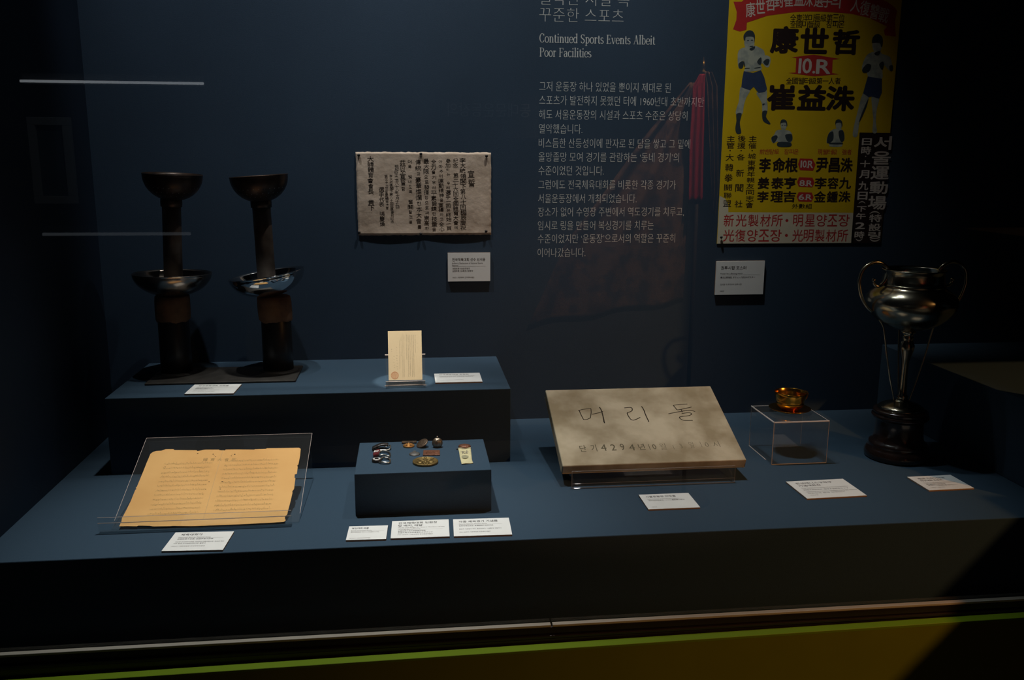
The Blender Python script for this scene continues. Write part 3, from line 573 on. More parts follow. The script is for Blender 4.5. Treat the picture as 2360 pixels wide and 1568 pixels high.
def torch(x, xw, bowl_c, bowl_tilt, stem0, stem1, top_c, top_tilt, z, bowlm, seed):
    y = -.112; rt = random.Random(seed)
    b = B(); lathe(b, [(0, H + .0046), (.0325, H + .0046), (.0318, H + .05), (.0314, z[0]), (.030, z[0] + .002), (0, z[0] + .002)], Matrix.Translation((x, y, 0)), 48)
    hd = obj('torch_handle', b, BLACKTUBE, ts, True)
    # wrap of brown paper with an uneven edge
    b = B(); seg = 64; rings = []
    for k_, (rr, zz, jit) in enumerate([(.0322, z[0] - .003, .0030), (.0345, z[0] + .001, .002), (.0352, z[0] + .018, 0), (.0350, z[1] - .010, 0), (.0340, z[1] + .002, 0), (.0300, z[1] + .004, 0)]):
        rings.append([b.verts.new((xw + (x - xw) * (1 - k_ / 5) + (rr + rt.uniform(0, .0009)) * math.cos(2 * math.pi * i / seg), y + (rr + rt.uniform(0, .0009)) * math.sin(2 * math.pi * i / seg), zz + jit * .45 * (math.sin(i * .295 + seed) + .6 * math.sin(i * .785 + 2 * seed)) + rt.uniform(-.25, .25) * jit)) for i in range(seg)])
    for r0, r1 in zip(rings, rings[1:]):
        for i in range(seg): b.faces.new((r0[i], r0[(i + 1) % seg], r1[(i + 1) % seg], r1[i]))
    b.faces.new(rings[-1])
    obj('paper_wrap', b, WRAP, hd, True)
    # open drip bowl (double walled)
    M = Matrix.Translation(bowl_c) @ Matrix.Rotation(bowl_tilt[0], 4, 'Y') @ Matrix.Rotation(bowl_tilt[1], 4, 'X'); R = .0795; D = .047; pr_ = []
    n = 16
    for i in range(n + 1):
        a = math.pi / 2 * i / n; pr_.append((R * math.sin(a) ** .85, -D * math.cos(a) ** 1.15 if i < n else 0))
    inner = [(max(0, r_ - .0014), z_ + .0012) for r_, z_ in reversed(pr_)]
    prof = pr_ + [(R + .0008, .0010), (R - .0004, .0018)] + inner[1:]
    b = B(); lathe(b, prof, M, 64); bmesh.ops.recalc_face_normals(b, faces=b.faces); obj('drip_bowl', b, bowlm, hd, True)
    # stem
    d = Vector(stem1) - Vector(stem0); L = d.length; M = Matrix.Translation(stem0) @ d.to_track_quat('Z', 'Y').to_matrix().to_4x4()
    b = B(); lathe(b, [(0, 0), (.0190, 0), (.0188, L * .5), (.0187, L - .001), (0, L - .001)], M, 40); obj('stem', b, STEM, hd, True)
    b = B(); lathe(b, [(.0180, L - .014), (.0212, L - .013), (.0216, L - .004), (.0212, L + .004), (.018, L + .005)], M, 40); obj('collar', b, BURN, hd, True)
    # perforated cup
    R2, D2 = .0592, .0535; M = Matrix.Translation(top_c) @ Matrix.Rotation(top_tilt[0], 4, 'Y') @ Matrix.Rotation(top_tilt[1], 4, 'X'); pr_ = []
    for i in range(n + 1):
        a = math.pi / 2 * i / n; pr_.append((R2 * math.sin(a) ** .95, -D2 * math.cos(a)))
    inner = [(max(0, r_ - .0016), z_ + .0014) for r_, z_ in reversed(pr_)]
    b = B(); lathe(b, pr_ + [(R2 + .0009, .0012), (R2 - .0004, .0020)] + inner[1:], M, 64); bmesh.ops.recalc_face_normals(b, faces=b.faces); cup = obj('perforated_cup', b, BURN, hd, True)
    b = B()
    for row, (aa, cnt, ph) in enumerate(((62, 30, 0), (50, 26, .5), (40, 22, 0))):
        for i in range(cnt):
            a = math.radians(aa); th_ = 2 * math.pi * (i + ph) / cnt; rr = R2 * math.sin(a) ** .95 + .0002; zz = -D2 * math.cos(a) - .0002
            P = Vector((rr * math.cos(th_), rr * math.sin(th_), zz)); nrm = Vector((math.cos(th_) * math.sin(a), math.sin(th_) * math.sin(a), -math.cos(a)))
            lathe(b, [(0, .0004), (.0007, .0003), (.0010, 0)], M @ Matrix.Translation(P) @ nrm.to_track_quat('Z', 'Y').to_matrix().to_4x4(), 8)
    o = obj('rim_perforations', b, mat('bright_perforation', (.30, .30, .30), .3, metal=.6), cup)
torch(-.503, -.5015, Vector((-.4985, -.112, .3735)), (.012, -.02), (-.4975, -.112, .340), (-.4895, -.112, .5265), Vector((-.4835, -.112, .5785)), (.05, .02), (.277, .3250), DULL, 1)
torch(-.2895, -.293, Vector((-.3045, -.112, .3705)), (-.155, .0), (-.3045, -.112, .338), (-.3085, -.112, .5245), Vector((-.3105, -.112, .5755)), (-.07, .0), (.2735, .3205), CHROME, 5)

# ================================================================== INVITATION CARD ON ITS STAND
CARD = mat('cream_card', (.78, .62, .40), .7, noise=.05, nscale=18, spec=.2)
c4 = [bp(x, y, 'y', -.26) for x, y in ((894, 768), (971, 767), (971, 877), (893, 879))]
cx = (c4[0].x + c4[1].x) / 2; cw = .0685; ch_ = .1010; tilt = math.radians(13); zb = .1690; vv = Vector((0, math.sin(tilt), math.cos(tilt)))
t = thing('invitation_card', (cx, -.262, zb), 'small cream card with fine vertical print and an orange seal, standing upright on the riser', 'card')
nn = X.cross(vv); o = Vector((cx, -.262, zb))
b = B(); prism(b, [o - X * cw / 2, o + X * cw / 2, o + X * cw / 2 + vv * ch_, o - X * cw / 2 + vv * ch_], -nn, .0012); obj('sheet', b, CARD, t)
p = Print(X, vv, .0001); rb = random.Random(11)
def cc(x, y): return o + X * ((x - 508) / 545 * cw) + vv * ((940 - y) / 752 * ch_)
for x, ya, yb, wk, hs in ((708, 380, 560, 7, 60), (675, 250, 520, 6, 11), (648, 250, 890, 7, 12), (622, 250, 895, 7, 12), (590, 250, 880, 7, 12), (562, 250, 895, 7, 12), (534, 240, 625, 6, 12), (490, 260, 895, 5, 13), (468, 240, 890, 4, 14), (446, 280, 580, 6, 20), (420, 335, 765, 5, 13), (376, 440, 790, 9, 42), (330, 575, 770, 8, 40), (292, 465, 525, 8, 30)):
    y_ = ya
    while y_ < yb:
        for q_ in range(2):
            A = cc(x + rb.uniform(-wk, 0), y_ + rb.uniform(0, 5)); p.strip([A, A + X * rb.uniform(.0002, wk * .00016) + vv * rb.uniform(-.0006, .0003)], .00028)
        y_ += hs * rb.uniform(.85, 1.2)
p.make('fine_print', GREYINK, t)
p = Print(X, vv, .0001); cs = cc(336, 866); R_ = .0072
ring = [cs + X * math.cos(2 * math.pi * i / 40) * R_ + vv * math.sin(2 * math.pi * i / 40) * R_ for i in range(41)]; p.strip(ring, .0008)
for i in range(9):
    xx = (i - 4) * .0014; hh = math.sqrt(max(0, (R_ * .86) ** 2 - xx * xx)); p.strip([cs + X * xx - vv * hh, cs + X * (xx + rb.uniform(-.0004, .0004)) + vv * hh], .0006)
p.make('seal', mat('orange_seal_ink', (.55, .16, .045), .7), t)
st = thing('card_stand', (cx, -.255, H), 'little clear acrylic stand holding the invitation card on the riser', 'stand')
ob = o - nn * .0016; hw = .040
b = B(); zz = Vector((0, 0, 0))
prism(b, [ob - X * hw - vv * .011, ob + X * hw - vv * .011, ob + X * hw + vv * .052, ob - X * hw + vv * .052], -nn, .002); obj('back_plate', b, ACRYL, st)
b = B(); box(b, cx - hw, cx + hw, -.276, -.262, H + .006, H + .0082); box(b, cx - hw, cx + hw, -.278, -.276, H + .006, H + .0145); obj('front_lip', b, ACRYL, st)
b = B(); box(b, cx - hw, cx + hw, -.276, -.225, H, H + .002); box(b, cx - hw, cx - hw + .002, -.262, -.25, H + .002, H + .008); box(b, cx + hw - .002, cx + hw, -.262, -.25, H + .002, H + .008); obj('foot', b, ACRYL, st)
b = B()
tube(b, [(cx - hw, -.2785, H + .0145), (cx + hw, -.2785, H + .0145)], .0007, 8); tube(b, [(cx - hw, -.2785, H + .0065), (cx + hw, -.2785, H + .0065)], .0007, 8)
for s_ in (-1, 1):
    q_ = ob + vv * .052; tube(b, [q_ + X * s_ * (hw - .006), q_ + X * s_ * (hw + .001)], .0012, 8)
    tube(b, [(cx + s_ * (hw - .004), -.2785, H + .0055), (cx + s_ * (hw + .002), -.2785, H + .0055)], .0012, 8)
obj('polished_edges', b, ACEDGE, st)

# ================================================================== SONG SHEET ON ITS STAND
OLD = mat('yellowed_music_paper', (.84, .49, .19), .8, col2=(.72, .39, .14), nscale=7, c2lo=.45, c2hi=.75, bump=.15, bscale=40, spec=.1)
SF = Vector((-.494, -.572, .0062)); sv = Vector((0, .183, .0715)).normalized(); sn = X.cross(sv)
SW, SL = .2765, .1965
t = thing('song_sheet', SF + X * SW / 2, 'yellowed double-column music sheet with ragged edges lying on a slanted clear stand', 'document')
def sp(px, py): return on_plane(px, py, SF, sn)
def cr(x, y): return sp(200 + x / 4.069, 960 + y / 4.069)
outline = [(303, 1032), (325, 985), (330, 955), (360, 900), (410, 800), (455, 690), (468, 680), (458, 672), (470, 660), (520, 540), (560, 440), (597, 352), (620, 335), (650, 325), (700, 322), (738, 308), (815, 308), (822, 316), (900, 317), (1030, 318), (1038, 326), (1060, 322), (1110, 312), (1240, 312), (1246, 318), (1296, 320), (1302, 311), (1420, 310), (1570, 312), (1576, 308), (1680, 305), (1690, 299), (1860, 297), (1990, 294), (2006, 305), (2000, 370), (1985, 450), (1974, 462), (1978, 475), (1970, 540), (1950, 545), (1948, 576), (1956, 580), (1944, 680), (1926, 705), (1930, 715), (1905, 820), (1886, 890), (1880, 920), (1862, 935), (1858, 955), (1866, 975), (1850, 990), (1700, 1000), (1450, 1012), (1200, 1022), (1000, 1030), (800, 1028), (790, 1030), (620, 1033), (590, 1027), (480, 1025), (470, 1032), (380, 1030)]
b = B(); prism(b, [cr(*c) for c in outline], -sn, .0006); bmesh.ops.triangulate(b, faces=[f for f in b.faces if len(f.verts) > 4]); obj('sheet', b, OLD, t)
STAFF = mat('faded_music_ink', (.60, .38, .155), .8, spec=.05); DOT = mat('faded_note_ink', (.46, .30, .125), .8, spec=.05)
ps = Print(X, sv, .00008); pn = Print(X, sv, .00016); rb = random.Random(5)
for xa_, xb_, n in ((.040, .125, 12), (.148, .245, 12)):
    for i in range(n):
        y_ = .155 - i * .0118 - (0 if xa_ < .1 else -.003)
        ox = SF + sv * y_; ps.strip([ox + X * xa_, ox + X * xb_], .0005); ps.strip([ox + X * xa_ - sv * .0022, ox + X * xb_ - sv * .0022], .0004)
        xx = xa_
        while xx < xb_ - .002:
            h_ = rb.uniform(.0008, .0036); A = ox + X * xx + sv * rb.uniform(-.0035, .0015); pn.strip([A, A + sv * h_ + X * rb.uniform(-.0003, .0006)], rb.uniform(.0003, .0007))
            if rb.random() < .35: pn.strip([A, A + X * rb.uniform(.001, .0025)], .0005)
            xx += rb.uniform(.0012, .0038)
ps.make('staff_lines', STAFF, t)
for ch, x_ in zip('體育大會歌', (1113, 1180, 1247, 1312, 1380)): pn.char(ch, cr(x_, 406), .0085, .0085, -.004)
pn.make('notes', DOT, t)
pf = Print(X, sv, .00005); 
for xa_ in (.135,): pf.strip([SF + X * xa_ + sv * .004, SF + X * (xa_ + .003) + sv * .190], .0007)
pf.make('fold_mark', mat('paper_fold', (.60, .38, .18), .8), t)
ph = Print(X, sv, .00022)
for x_, y_, w_ in ((1185, 356, 12), (1208, 378, 8), (1196, 368, 6), (1356, 372, 9), (1388, 357, 14), (1362, 356, 6), (1041, 349, 12), (1147, 615, 10), (1115, 685, 9), (1270, 613, 12), (1251, 682, 10), (735, 474, 9), (845, 926, 8)):
    q_ = cr(x_, y_); ph.poly([q_ + X * (w_ * .00011 * math.cos(a)) + sv * (w_ * .00008 * math.sin(a)) for a in [math.pi * 2 * i / 9 for i in range(9)]])
ph.make('worn_holes', mat('dark_hole', (.06, .035, .02), .9), t)
st = thing('sheet_stand', (-.36, -.46, 0), 'clear acrylic slanted stand with a front lip under the yellowed song sheet', 'stand')
o = SF - sn * .0012
A0 = o - X * .012 - sv * .006; A1 = o + X * .296 - sv * .006
b = B(); prism(b, [A0, A1, o + X * .2985 + sv * .2335, o - X * .0105 + sv * .2335], -sn, .0025); obj('back_plate', b, ACRYL, st)
b = B(); box(b, -.5225, -.2085, -.5885, -.586, 0, .0285); box(b, -.5225, -.2085, -.586, -.5805, 0, .0022); obj('front_lip', b, ACRYL, st)
b = B(); tp = o + sv * .228 - sn * .0028; box(b, -.4995, -.1975, tp.y - .001, tp.y + .0015, 0, tp.z - .0015); obj('rear_support', b, ACRYL, st)
b = B()
tube(b, [(-.5225, -.5890, .0285), (-.2085, -.5890, .0285)], .0004, 6)
tube(b, [(-.5225, -.5890, .0185), (-.2085, -.5890, .0185)], .0008, 8)  # pale rod drawn for the lamp glint on the lip's bend
tube(b, [o - X * .0105 + sv * .2335, o + X * .2985 + sv * .2335], .0005, 6); tube(b, [A1 + sv * .02, o + X * .2985 + sv * .2335], .0004, 6); tube(b, [A0 + sv * .02, o - X * .0105 + sv * .2335], .0004, 6)
obj('polished_edges', b, ACEDGE, st)

# ================================================================== STONE SLAB ON ITS STAND
STONE = mat('grey_tan_stone', (.335, .265, .165), .75, col2=(.60, .51, .37), nscale=11, c2lo=.40, c2hi=.66, bump=.25, bscale=120, spec=.2, detail=8)
TF = Vector((.2810, -.4525, .0408)); tv = Vector((0, .2255, .0905)).normalized(); tn = X.cross(tv); TW, TL = .3640, .2430; TT = .0205
t = thing('inscribed_stone_slab', TF + X * TW / 2, 'grey-tan stone tablet with hand-carved Korean characters propped on a low stand', 'stone')
b = B(); nx, ny = 40, 28
outl = []
rb = random.Random(9)
pts = [TF, TF + X * TW, TF + X * TW + tv * TL, TF + tv * TL]
b2 = B(); box(b2, 0, TW, 0, TL, -TT, 0, .0022, 3)
for v_ in b2.verts:   # slightly irregular arrises, thicker worn corner at the front right
    e = min(v_.co.x, TW - v_.co.x, v_.co.y, TL - v_.co.y)
    if v_.co.z < -.01: v_.co.x += rb.uniform(-.001, .001); v_.co.y += rb.uniform(-.001, .001)
M = Matrix(((X.x, tv.x, tn.x, TF.x), (X.y, tv.y, tn.y, TF.y), (X.z, tv.z, tn.z, TF.z), (0, 0, 0, 1)))
bmesh.ops.transform(b2, matrix=M, verts=b2.verts); obj('slab', b2, STONE, t)
CARVE = mat('carved_dark_stroke', (.045, .036, .026), .9, spec=.05); CARVE2 = mat('faint_carved_stroke', (.13, .115, .075), .9, spec=.05)
def sc_(x, y): return on_plane(1220 + x / 4.37, 860 + y / 4.37, TF, tn)
p = Print(X, tv, .0001)
for s_, wd_ in (([(500, 374), (522, 425), (546, 470)], .0019), ([(494, 378), (560, 364), (618, 358)], .0018), ([(620, 360), (622, 400), (614, 456)], .0017), ([(546, 470), (580, 468), (612, 454)], .0019), ([(634, 416), (690, 404), (740, 388)], .0020), ([(706, 345), (724, 375), (740, 430), (757, 505)], .0024), ([(728, 380), (740, 440), (748, 495)], .0012),
                ([(958, 352), (990, 348), (1022, 348), (1036, 362), (1032, 382), (1004, 396), (986, 404), (996, 432), (1022, 468), (1050, 476), (1084, 464), (1116, 448)], .0021), ([(1130, 338), (1152, 372), (1172, 425), (1203, 492)], .0022),
                ([(1450, 328), (1500, 318), (1590, 314)], .0018), ([(1450, 328), (1474, 356), (1494, 372), (1560, 360), (1632, 344)], .0020), ([(1528, 366), (1540, 396)], .0018), ([(1402, 412), (1470, 398), (1550, 384), (1620, 378), (1668, 388)], .0020), ([(1536, 410), (1600, 400), (1630, 408), (1632, 418), (1600, 432), (1530, 440), (1512, 450), (1530, 468), (1560, 478), (1644, 478)], .0020)):
    p.strip(smooth_path([sc_(*c) for c in s_], 4), wd_)
p.make('carved_title', CARVE, t)
p = Print(X, tv, .0001)
for ch, x_, y_, w_, h_ in (('단', 540, 762, 66, 66), ('기', 648, 757, 58, 70), ('4', 748, 752, 56, 66), ('2', 845, 750, 50, 62), ('9', 936, 746, 40, 66), ('4', 1032, 750, 58, 62), ('년', 1130, 744, 64, 62), ('1', 1208, 746, 12, 60), ('0', 1258, 744, 36, 50), ('월', 1344, 742, 64, 64), ('1', 1452, 748, 10, 42), ('3', 1526, 736, 22, 46), ('일', 1632, 724, 46, 62), ('1', 1728, 720, 10, 56), ('0', 1786, 722, 34, 42), ('시', 1880, 718, 66, 60)):
    c = sc_(x_, y_); a_ = sc_(x_ - w_ / 2, y_); d_ = sc_(x_ + w_ / 2, y_); e_ = sc_(x_, y_ - h_ / 2); f_ = sc_(x_, y_ + h_ / 2)
    p.char(ch, c, (d_ - a_).length, abs((e_ - f_).dot(tv)), .004 if x_ < 1300 else -.014, .03)
p.make('carved_date', CARVE2, t)
b = B(); rb = random.Random(2)   # rough mortar left under the front edge
fb = TF - tn * TT
for i in range(26):
    x_ = .10 + .012 * i * .55; r_ = rb.uniform(.004, .0085) * (1 - abs(i - 12) / 20)
    bmesh.ops.create_icosphere(b, subdivisions=2, radius=r_, matrix=Matrix.Translation(fb + X * x_ + tv * rb.uniform(.012, .02) - tn * .000) @ Matrix.Diagonal((1.2, 1, .55, 1)))
obj('mortar_residue', b, mat('pale_mortar', (.42, .38, .33), .9, noise=.15, nscale=80, bump=.5, bscale=200), t, True)
st = thing('slab_stand', (.457, -.36, 0), 'low clear acrylic wedge stand under the inscribed stone slab', 'stand')
b = B(); box(b, .297, .6175, -.4655, -.4625, 0, .0345); obj('front_plate', b, ACRYL, st)
for x_ in (.299, .6125):
    b = B(); n_ = X; q0 = fb - tn * .0004
    def top(y): return q0.z + (y - q0.y) * tv.z / tv.y
    prism(b, [Vector((x_, -.4600, 0)), Vector((x_, -.26, 0)), Vector((x_, -.26, top(-.26) - .001)), Vector((x_, -.4600, top(-.4600) - .001 ))], X, .003); obj('side_plate', b, ACRYL, st)
b = B(); box(b, .302, .6125, -.263, -.260, 0, top(-.263) - .001); obj('rear_plate', b, ACRYL, st)
b = B(); tube(b, [(.297, -.4660, .0345), (.6175, -.4660, .0345)], .0005, 6); tube(b, [(.297, -.4660, .0009), (.6175, -.4660, .0009)], .0007, 6); tube(b, [(.297, -.4660, .0009), (.297, -.4660, .0345)], .0006, 6); tube(b, [(.6175, -.4660, .0009), (.6175, -.4660, .0345)], .0006, 6); tube(b, [(.297, -.4660, .0095), (.6175, -.4660, .0095)], .0004, 6); obj('polished_edges', b, ACSOFT, st)

# ================================================================== CUP, SAUCER, CUBE
x0, x1, y0, y1, zt = .7300, .8475, -.3760, -.2535, .0905; th = .003
t = thing('display_cube', ((x0 + x1) / 2, (y0 + y1) / 2, 0), 'clear acrylic cube with bright edges carrying the gold cup and saucer', 'stand')
b = B(); box(b, x0, x1, y0, y1, zt - th, zt); obj('top_plate', b, ACRYL, t)
for args in ((x0, x1, y0, y0 + th), (x0, x1, y1 - th, y1), (x0, x0 + th, y0 + th, y1 - th), (x1 - th, x1, y0 + th, y1 - th)):
    b = B(); box(b, *args, 0, zt - th); obj('side_plate', b, ACRYL, t)
b = B()
for (p_, q_, r_) in (((x0, y0, zt), (x1, y0, zt), .0015), ((x0, y0, zt), (x0, y1, zt), .0015), ((x0, y1, zt), (x1, y1, zt), .0008), ((x1, y0, zt), (x1, y1, zt), .0005), ((x0, y0, 0.0009), (x0, y0, zt), .0009), ((x1, y0, 0.0009), (x1, y0, zt), .0006), ((x0, y1, 0.0009), (x0, y1, zt), .0006), ((x1, y1, .0009), (x1, y1, zt), .0003), ((x0, y0, .0009), (x1, y0, .0009), .0009), ((x0, y0 + .03, .0009), (x0, y1, .0009), .0009)):
    tube(b, [p_, q_], r_, 8)
obj('polished_edges', b, ACEDGE, t)
GOLD = mat('aged_gold', (.72, .36, .055), .20, metal=1.0, noise=.2, nscale=14)
cx, cy = .7955, -.300; zs = zt
t = tag(obj('saucer', lathe(B(), [(0, zs + .0012), (.018, zs + .0012), (.018, zs), (.020, zs), (.021, zs + .002), (.034, zs + .0035), (.0430, zs + .0078), (.0434, zs + .0085), (.0425, zs + .0086), (.033, zs + .0048), (.019, zs + .0036), (0, zs + .0036)], Matrix.Translation((cx, cy, 0)), 56), GOLD, None, True), 'shallow gold saucer under the gold cup on the clear cube', 'saucer')
z0 = zs + .0040
t = thing('gold_cup', (cx, cy, z0), 'shiny gold cup with one handle standing on its saucer on the clear cube', 'cup')
b = B(); lathe(b, [(0, z0 + .001), (.016, z0 + .001), (.0165, z0), (.018, z0 + .0005), (.0178, z0 + .0028), (.021, z0 + .0045), (.0262, z0 + .009), (.0282, z0 + .0135), (.0290, z0 + .015), (.0284, z0 + .0165), (.0300, z0 + .022), (.0325, z0 + .033), (.0335, z0 + .0388), (.0332, z0 + .0394), (.0326, z0 + .0388), (.0312, z0 + .031), (.0275, z0 + .015), (.020, z0 + .006), (0, z0 + .0042)], Matrix.Translation((cx, cy, 0)), 56); obj('bowl', b, GOLD, t, True)
b = B(); hp = [(.0315, .0335), (.039, .0370), (.0455, .0335), (.0462, .026), (.0415, .0185), (.0345, .0145), (.0275, .013)]
tube(b, smooth_path([Vector((cx + r_ * .96, cy + r_ * .28, z0 + z_)) for r_, z_ in hp], 5), .0011, 8); obj('handle', b, GOLD, t, True)

# ================================================================== TROPHY
SILV = mat('tarnished_silver', (.50, .48, .38), .20, metal=1.0, col2=(.27, .22, .15), nscale=16, c2lo=.42, c2hi=.66)
LACQ = mat('black_lacquer_wood', (.018, .009, .007), .22, noise=.2, nscale=25, coat=.4)
tx, ty = 1.0145, -.353; TM = Matrix.Translation((tx, ty, 0))
t = thing('trophy_cup', (tx, ty, 0), 'tall tarnished silver trophy with two scroll handles on a black turned base', 'trophy')
b = B(); lathe(b, [(0, 0), (.0600, 0), (.0640, .003), (.0652, .009), (.0640, .016), (.0605, .022), (.0570, .0255), (.0580, .0300), (.0570, .0345), (.0530, .037), (.0500, .042), (.0480, .052), (.0470, .068), (.0470, .082), (.0485, .0855), (.0540, .0870), (.0565, .0905), (.0560, .0945), (.0520, .0962), (.0535, .0985), (.0545, .1015), (.0525, .1045), (.0480, .1060), (0, .1060)], TM, 64); obj('turned_base', b, LACQ, t, True)
b = B(); lathe(b, [(0, .1062), (.0455, .1062), (.0458, .1085), (.0420, .1125), (.0330, .1175), (.0200, .1215), (.0125, .1250), (.0105, .1300), (.0125, .1330), (.0085, .1370), (.0075, .150), (.0065, .180), (.0072, .205), (.0100, .218), (.0140, .232), (.0152, .240), (.0120, .249), (.0098, .254), (.0125, .257), (.0098, .260), (.0110, .266), (.0160, .270), (.0120, .274), (0, .274)], TM, 48); obj('stem', b, SILV, t, True)
b = B(); lathe(b, [(0, .2735), (.018, .2738), (.034, .2775), (.050, .2845), (.0650, .2945), (.0770, .3065), (.0850, .3190), (.0882, .3300), (.0868, .3410), (.0795, .3515), (.0690, .3590), (.0620, .3635), (.0612, .3652), (.0630, .3668), (.0612, .3684), (.0596, .3706), (.0590, .3790), (.0580, .3870), (.0590, .3945), (.0615, .3980), (.0608, .3995), (.0585, .3960), (.0560, .3870), (.0570, .3690), (.066, .356), (.078, .340), (.081, .325), (.070, .304), (.040, .284), (0, .280)], TM, 64); obj('bowl', b, SILV, t, True)
hpts = [(-.0850, .3770), (-.0830, .3690), (-.0745, .3645), (-.0645, .3700), (-.0560, .3850), (-.0575, .4010), (-.0745, .4125), (-.0925, .4115), (-.1090, .3990), (-.1155, .3740), (-.1085, .3440), (-.0950, .3230), (-.0835, .3130)]
for s_ in (1, -1):
    b = B(); path = smooth_path([Vector((tx + s_ * x_, ty, z_)) for x_, z_ in hpts], 6); n = len(path)
    tube(b, path, [.0026 + .0012 * math.sin(math.pi * i / (n - 1)) for i in range(n)], 12)
    bmesh.ops.create_icosphere(b, subdivisions=2, radius=.0042, matrix=Matrix.Translation(path[0]))
    obj('scroll_handle', b, SILV, t, True)
for a_ in (180, 0, 80):
    ca, sa = math.cos(math.radians(a_)), math.sin(math.radians(a_)); b = B()
    tube(b, smooth_path([Vector((tx + r_ * ca, ty + r_ * sa, z_)) for r_, z_ in ((.0660, .2965), (.0560, .2820), (.0500, .2600), (.0420, .2200), (.0300, .1700), (.0200, .1350), (.0170, .1230))], 4), .0018, 8); obj('support_rod', b, SILV, t, True)

# ================================================================== BADGES ON THE PLINTH
def dk(px, py, z=HP): return bp(px, py, 'z', z)
BRZ = mat('olive_bronze', (.20, .135, .045), .45, metal=.75, noise=.25, nscale=90, bump=.5, bscale=220)
COP = mat('copper_medal', (.50, .24, .075), .38, metal=.8, noise=.2, nscale=120, bump=.4, bscale=260)
GREYM = mat('grey_pewter', (.13, .125, .12), .5, metal=.6, noise=.2, nscale=100, bump=.4, bscale=300)
RUST = mat('reddish_bronze', (.17, .065, .035), .5, metal=.5, noise=.35, nscale=140, bump=.7, bscale=260)
BRN = mat('dark_brown_metal', (.10, .065, .042), .45, metal=.6, noise=.3, nscale=120, bump=.4, bscale=260)
STEEL = mat('silvery_buckle', (.60, .56, .50), .25, metal=1.0, noise=.1, nscale=60)
MAROON = mat('maroon_enamel', (.12, .018, .022), .3, noise=.1, nscale=80); WENAM = mat('white_enamel', (.72, .69, .66), .35); BLKM = mat('black_buckle_metal', (.030, .026, .026), .35, metal=.5, noise=.3, nscale=90, bump=.3, bscale=200)
G = 'old badges and medals on the small plinth'
def px2(px0, px1, py): return (dk(px1, py) - dk(px0, py)).length
# large round bronze medal
c = dk(980.5, 1067); r = px2(951, 1010, 1066) / 2
t = thing('round_medal', c, 'large round olive bronze medal with raised figures, at the front of the plinth', 'medal', G)
b = B(); lathe(b, [(0, 0), (r * .96, 0), (r, .0008), (r, .0036), (r * .96, .0042), (r * .90, .0042), (r * .87, .0036), (0, .0036)], Matrix.Translation(c), 56); obj('disc', b, BRZ, t, True)
b = B()
for (u_, v__, a_, e_, an) in ((0, .004, .004, .013, 0), (0, .018, .0030, .0034, 0), (-.008, .005, .0028, .009, .9), (.009, .006, .0028, .009, -.8), (-.010, -.006, .005, .006, .3), (.010, -.005, .0055, .006, -.2), (-.003, -.010, .0022, .008, .2), (.004, -.011, .0022, .008, -.2)):
    bmesh.ops.create_icosphere(b, subdivisions=2, radius=1, matrix=Matrix.Translation(c + X * u_ + Y * v__ + Z * .0036) @ Matrix.Rotation(an, 4, 'Z') @ Matrix.Diagonal((a_, e_, .0014, 1)))
obj('raised_figures', b, BRZ, t, True)
# oblong reddish plaque
P = [dk(*q_) for q_ in ((976, 1040.2), (1013.5, 1040), (1014, 1051), (974.5, 1051.5))]
b = B(); prism(b, [p_ + Z * 0 for p_ in P], Z, .0022); bmesh.ops.bevel(b, geom=list(b.edges), offset=.0004, segments=1, affect='EDGES')
c = sum(P, Vector()) / 4
t = thing('oblong_badge', c, 'flat oblong reddish bronze badge lying just behind the large round medal', 'badge', G)
obj('plate', b, RUST, t)
b = B()
for i in range(5):
    bmesh.ops.create_icosphere(b, subdivisions=2, radius=1, matrix=Matrix.Translation(c + X * (-.010 + .005 * i) + Y * random.uniform(-.004, .004) + Z * .0021) @ Matrix.Rotation(random.uniform(-.6, .6), 4, 'Z') @ Matrix.Diagonal((.0012, random.uniform(.004, .008), .0010, 1)))
obj('raised_letters', b, RUST, t, True)
# grey pewter badge
c = dk(955.3, 1047.5); r = px2(943, 968, 1047) / 2
t = thing('domed_badge', c, 'small grey pewter domed badge with a loop, left of the oblong badge', 'badge', G)
b = B(); lathe(b, [(0, 0), (r, 0), (r, .0010), (r * .8, .0022), (r * .4, .0032), (0, .0035)], Matrix.Translation(c) @ Matrix.Diagonal((1, 1.15, 1, 1)), 36); obj('dome', b, GREYM, t, True)
b = B(); lc = c + Y * r * 1.25 + Z * .0014; tube(b, [lc + X * .0024 * math.cos(a) + Y * .0024 * math.sin(a) for a in [2 * math.pi * i / 14 for i in range(14)]], .0009, 8, True); obj('loop', b, GREYM, t, True)
# copper medal hung from a bar
c = dk(942, 1029.5); r = px2(928.5, 955, 1029) / 2
t = thing('bar_medal', c, 'bright copper medal joined to a dark pin bar at the rear of the plinth', 'medal', G)
b = B(); lathe(b, [(0, 0), (r * .97, 0), (r, .0008), (r, .0026), (r * .92, .0032), (r * .84, .0024), (0, .0030)], Matrix.Translation(c) @ Matrix.Diagonal((1, .98, 1, 1)), 40); obj('disc', b, COP, t, True)
b = B(); bmesh.ops.create_icosphere(b, subdivisions=2, radius=1, matrix=Matrix.Translation(c + Z * .003) @ Matrix.Diagonal((.005, .005, .0016, 1))); bmesh.ops.create_icosphere(b, subdivisions=2, radius=1, matrix=Matrix.Translation(c + Y * .006 + Z * .003) @ Matrix.Diagonal((.0025, .003, .0014, 1))); obj('relief', b, COP, t, True)
A, D = dk(926, 1022.5), dk(960, 1021.5)
b = B(); box(b, A.x, D.x, A.y - .0055 + .002, A.y + .0065, HP, HP + .0030, .0008); obj('pin_bar', b, BRN, t)
b = B(); tube(b, [c + Y * (r - .001) + Z * .0015, c + Y * (r + .004) + Z * .0015], .0018, 8); obj('link', b, COP, t, True)
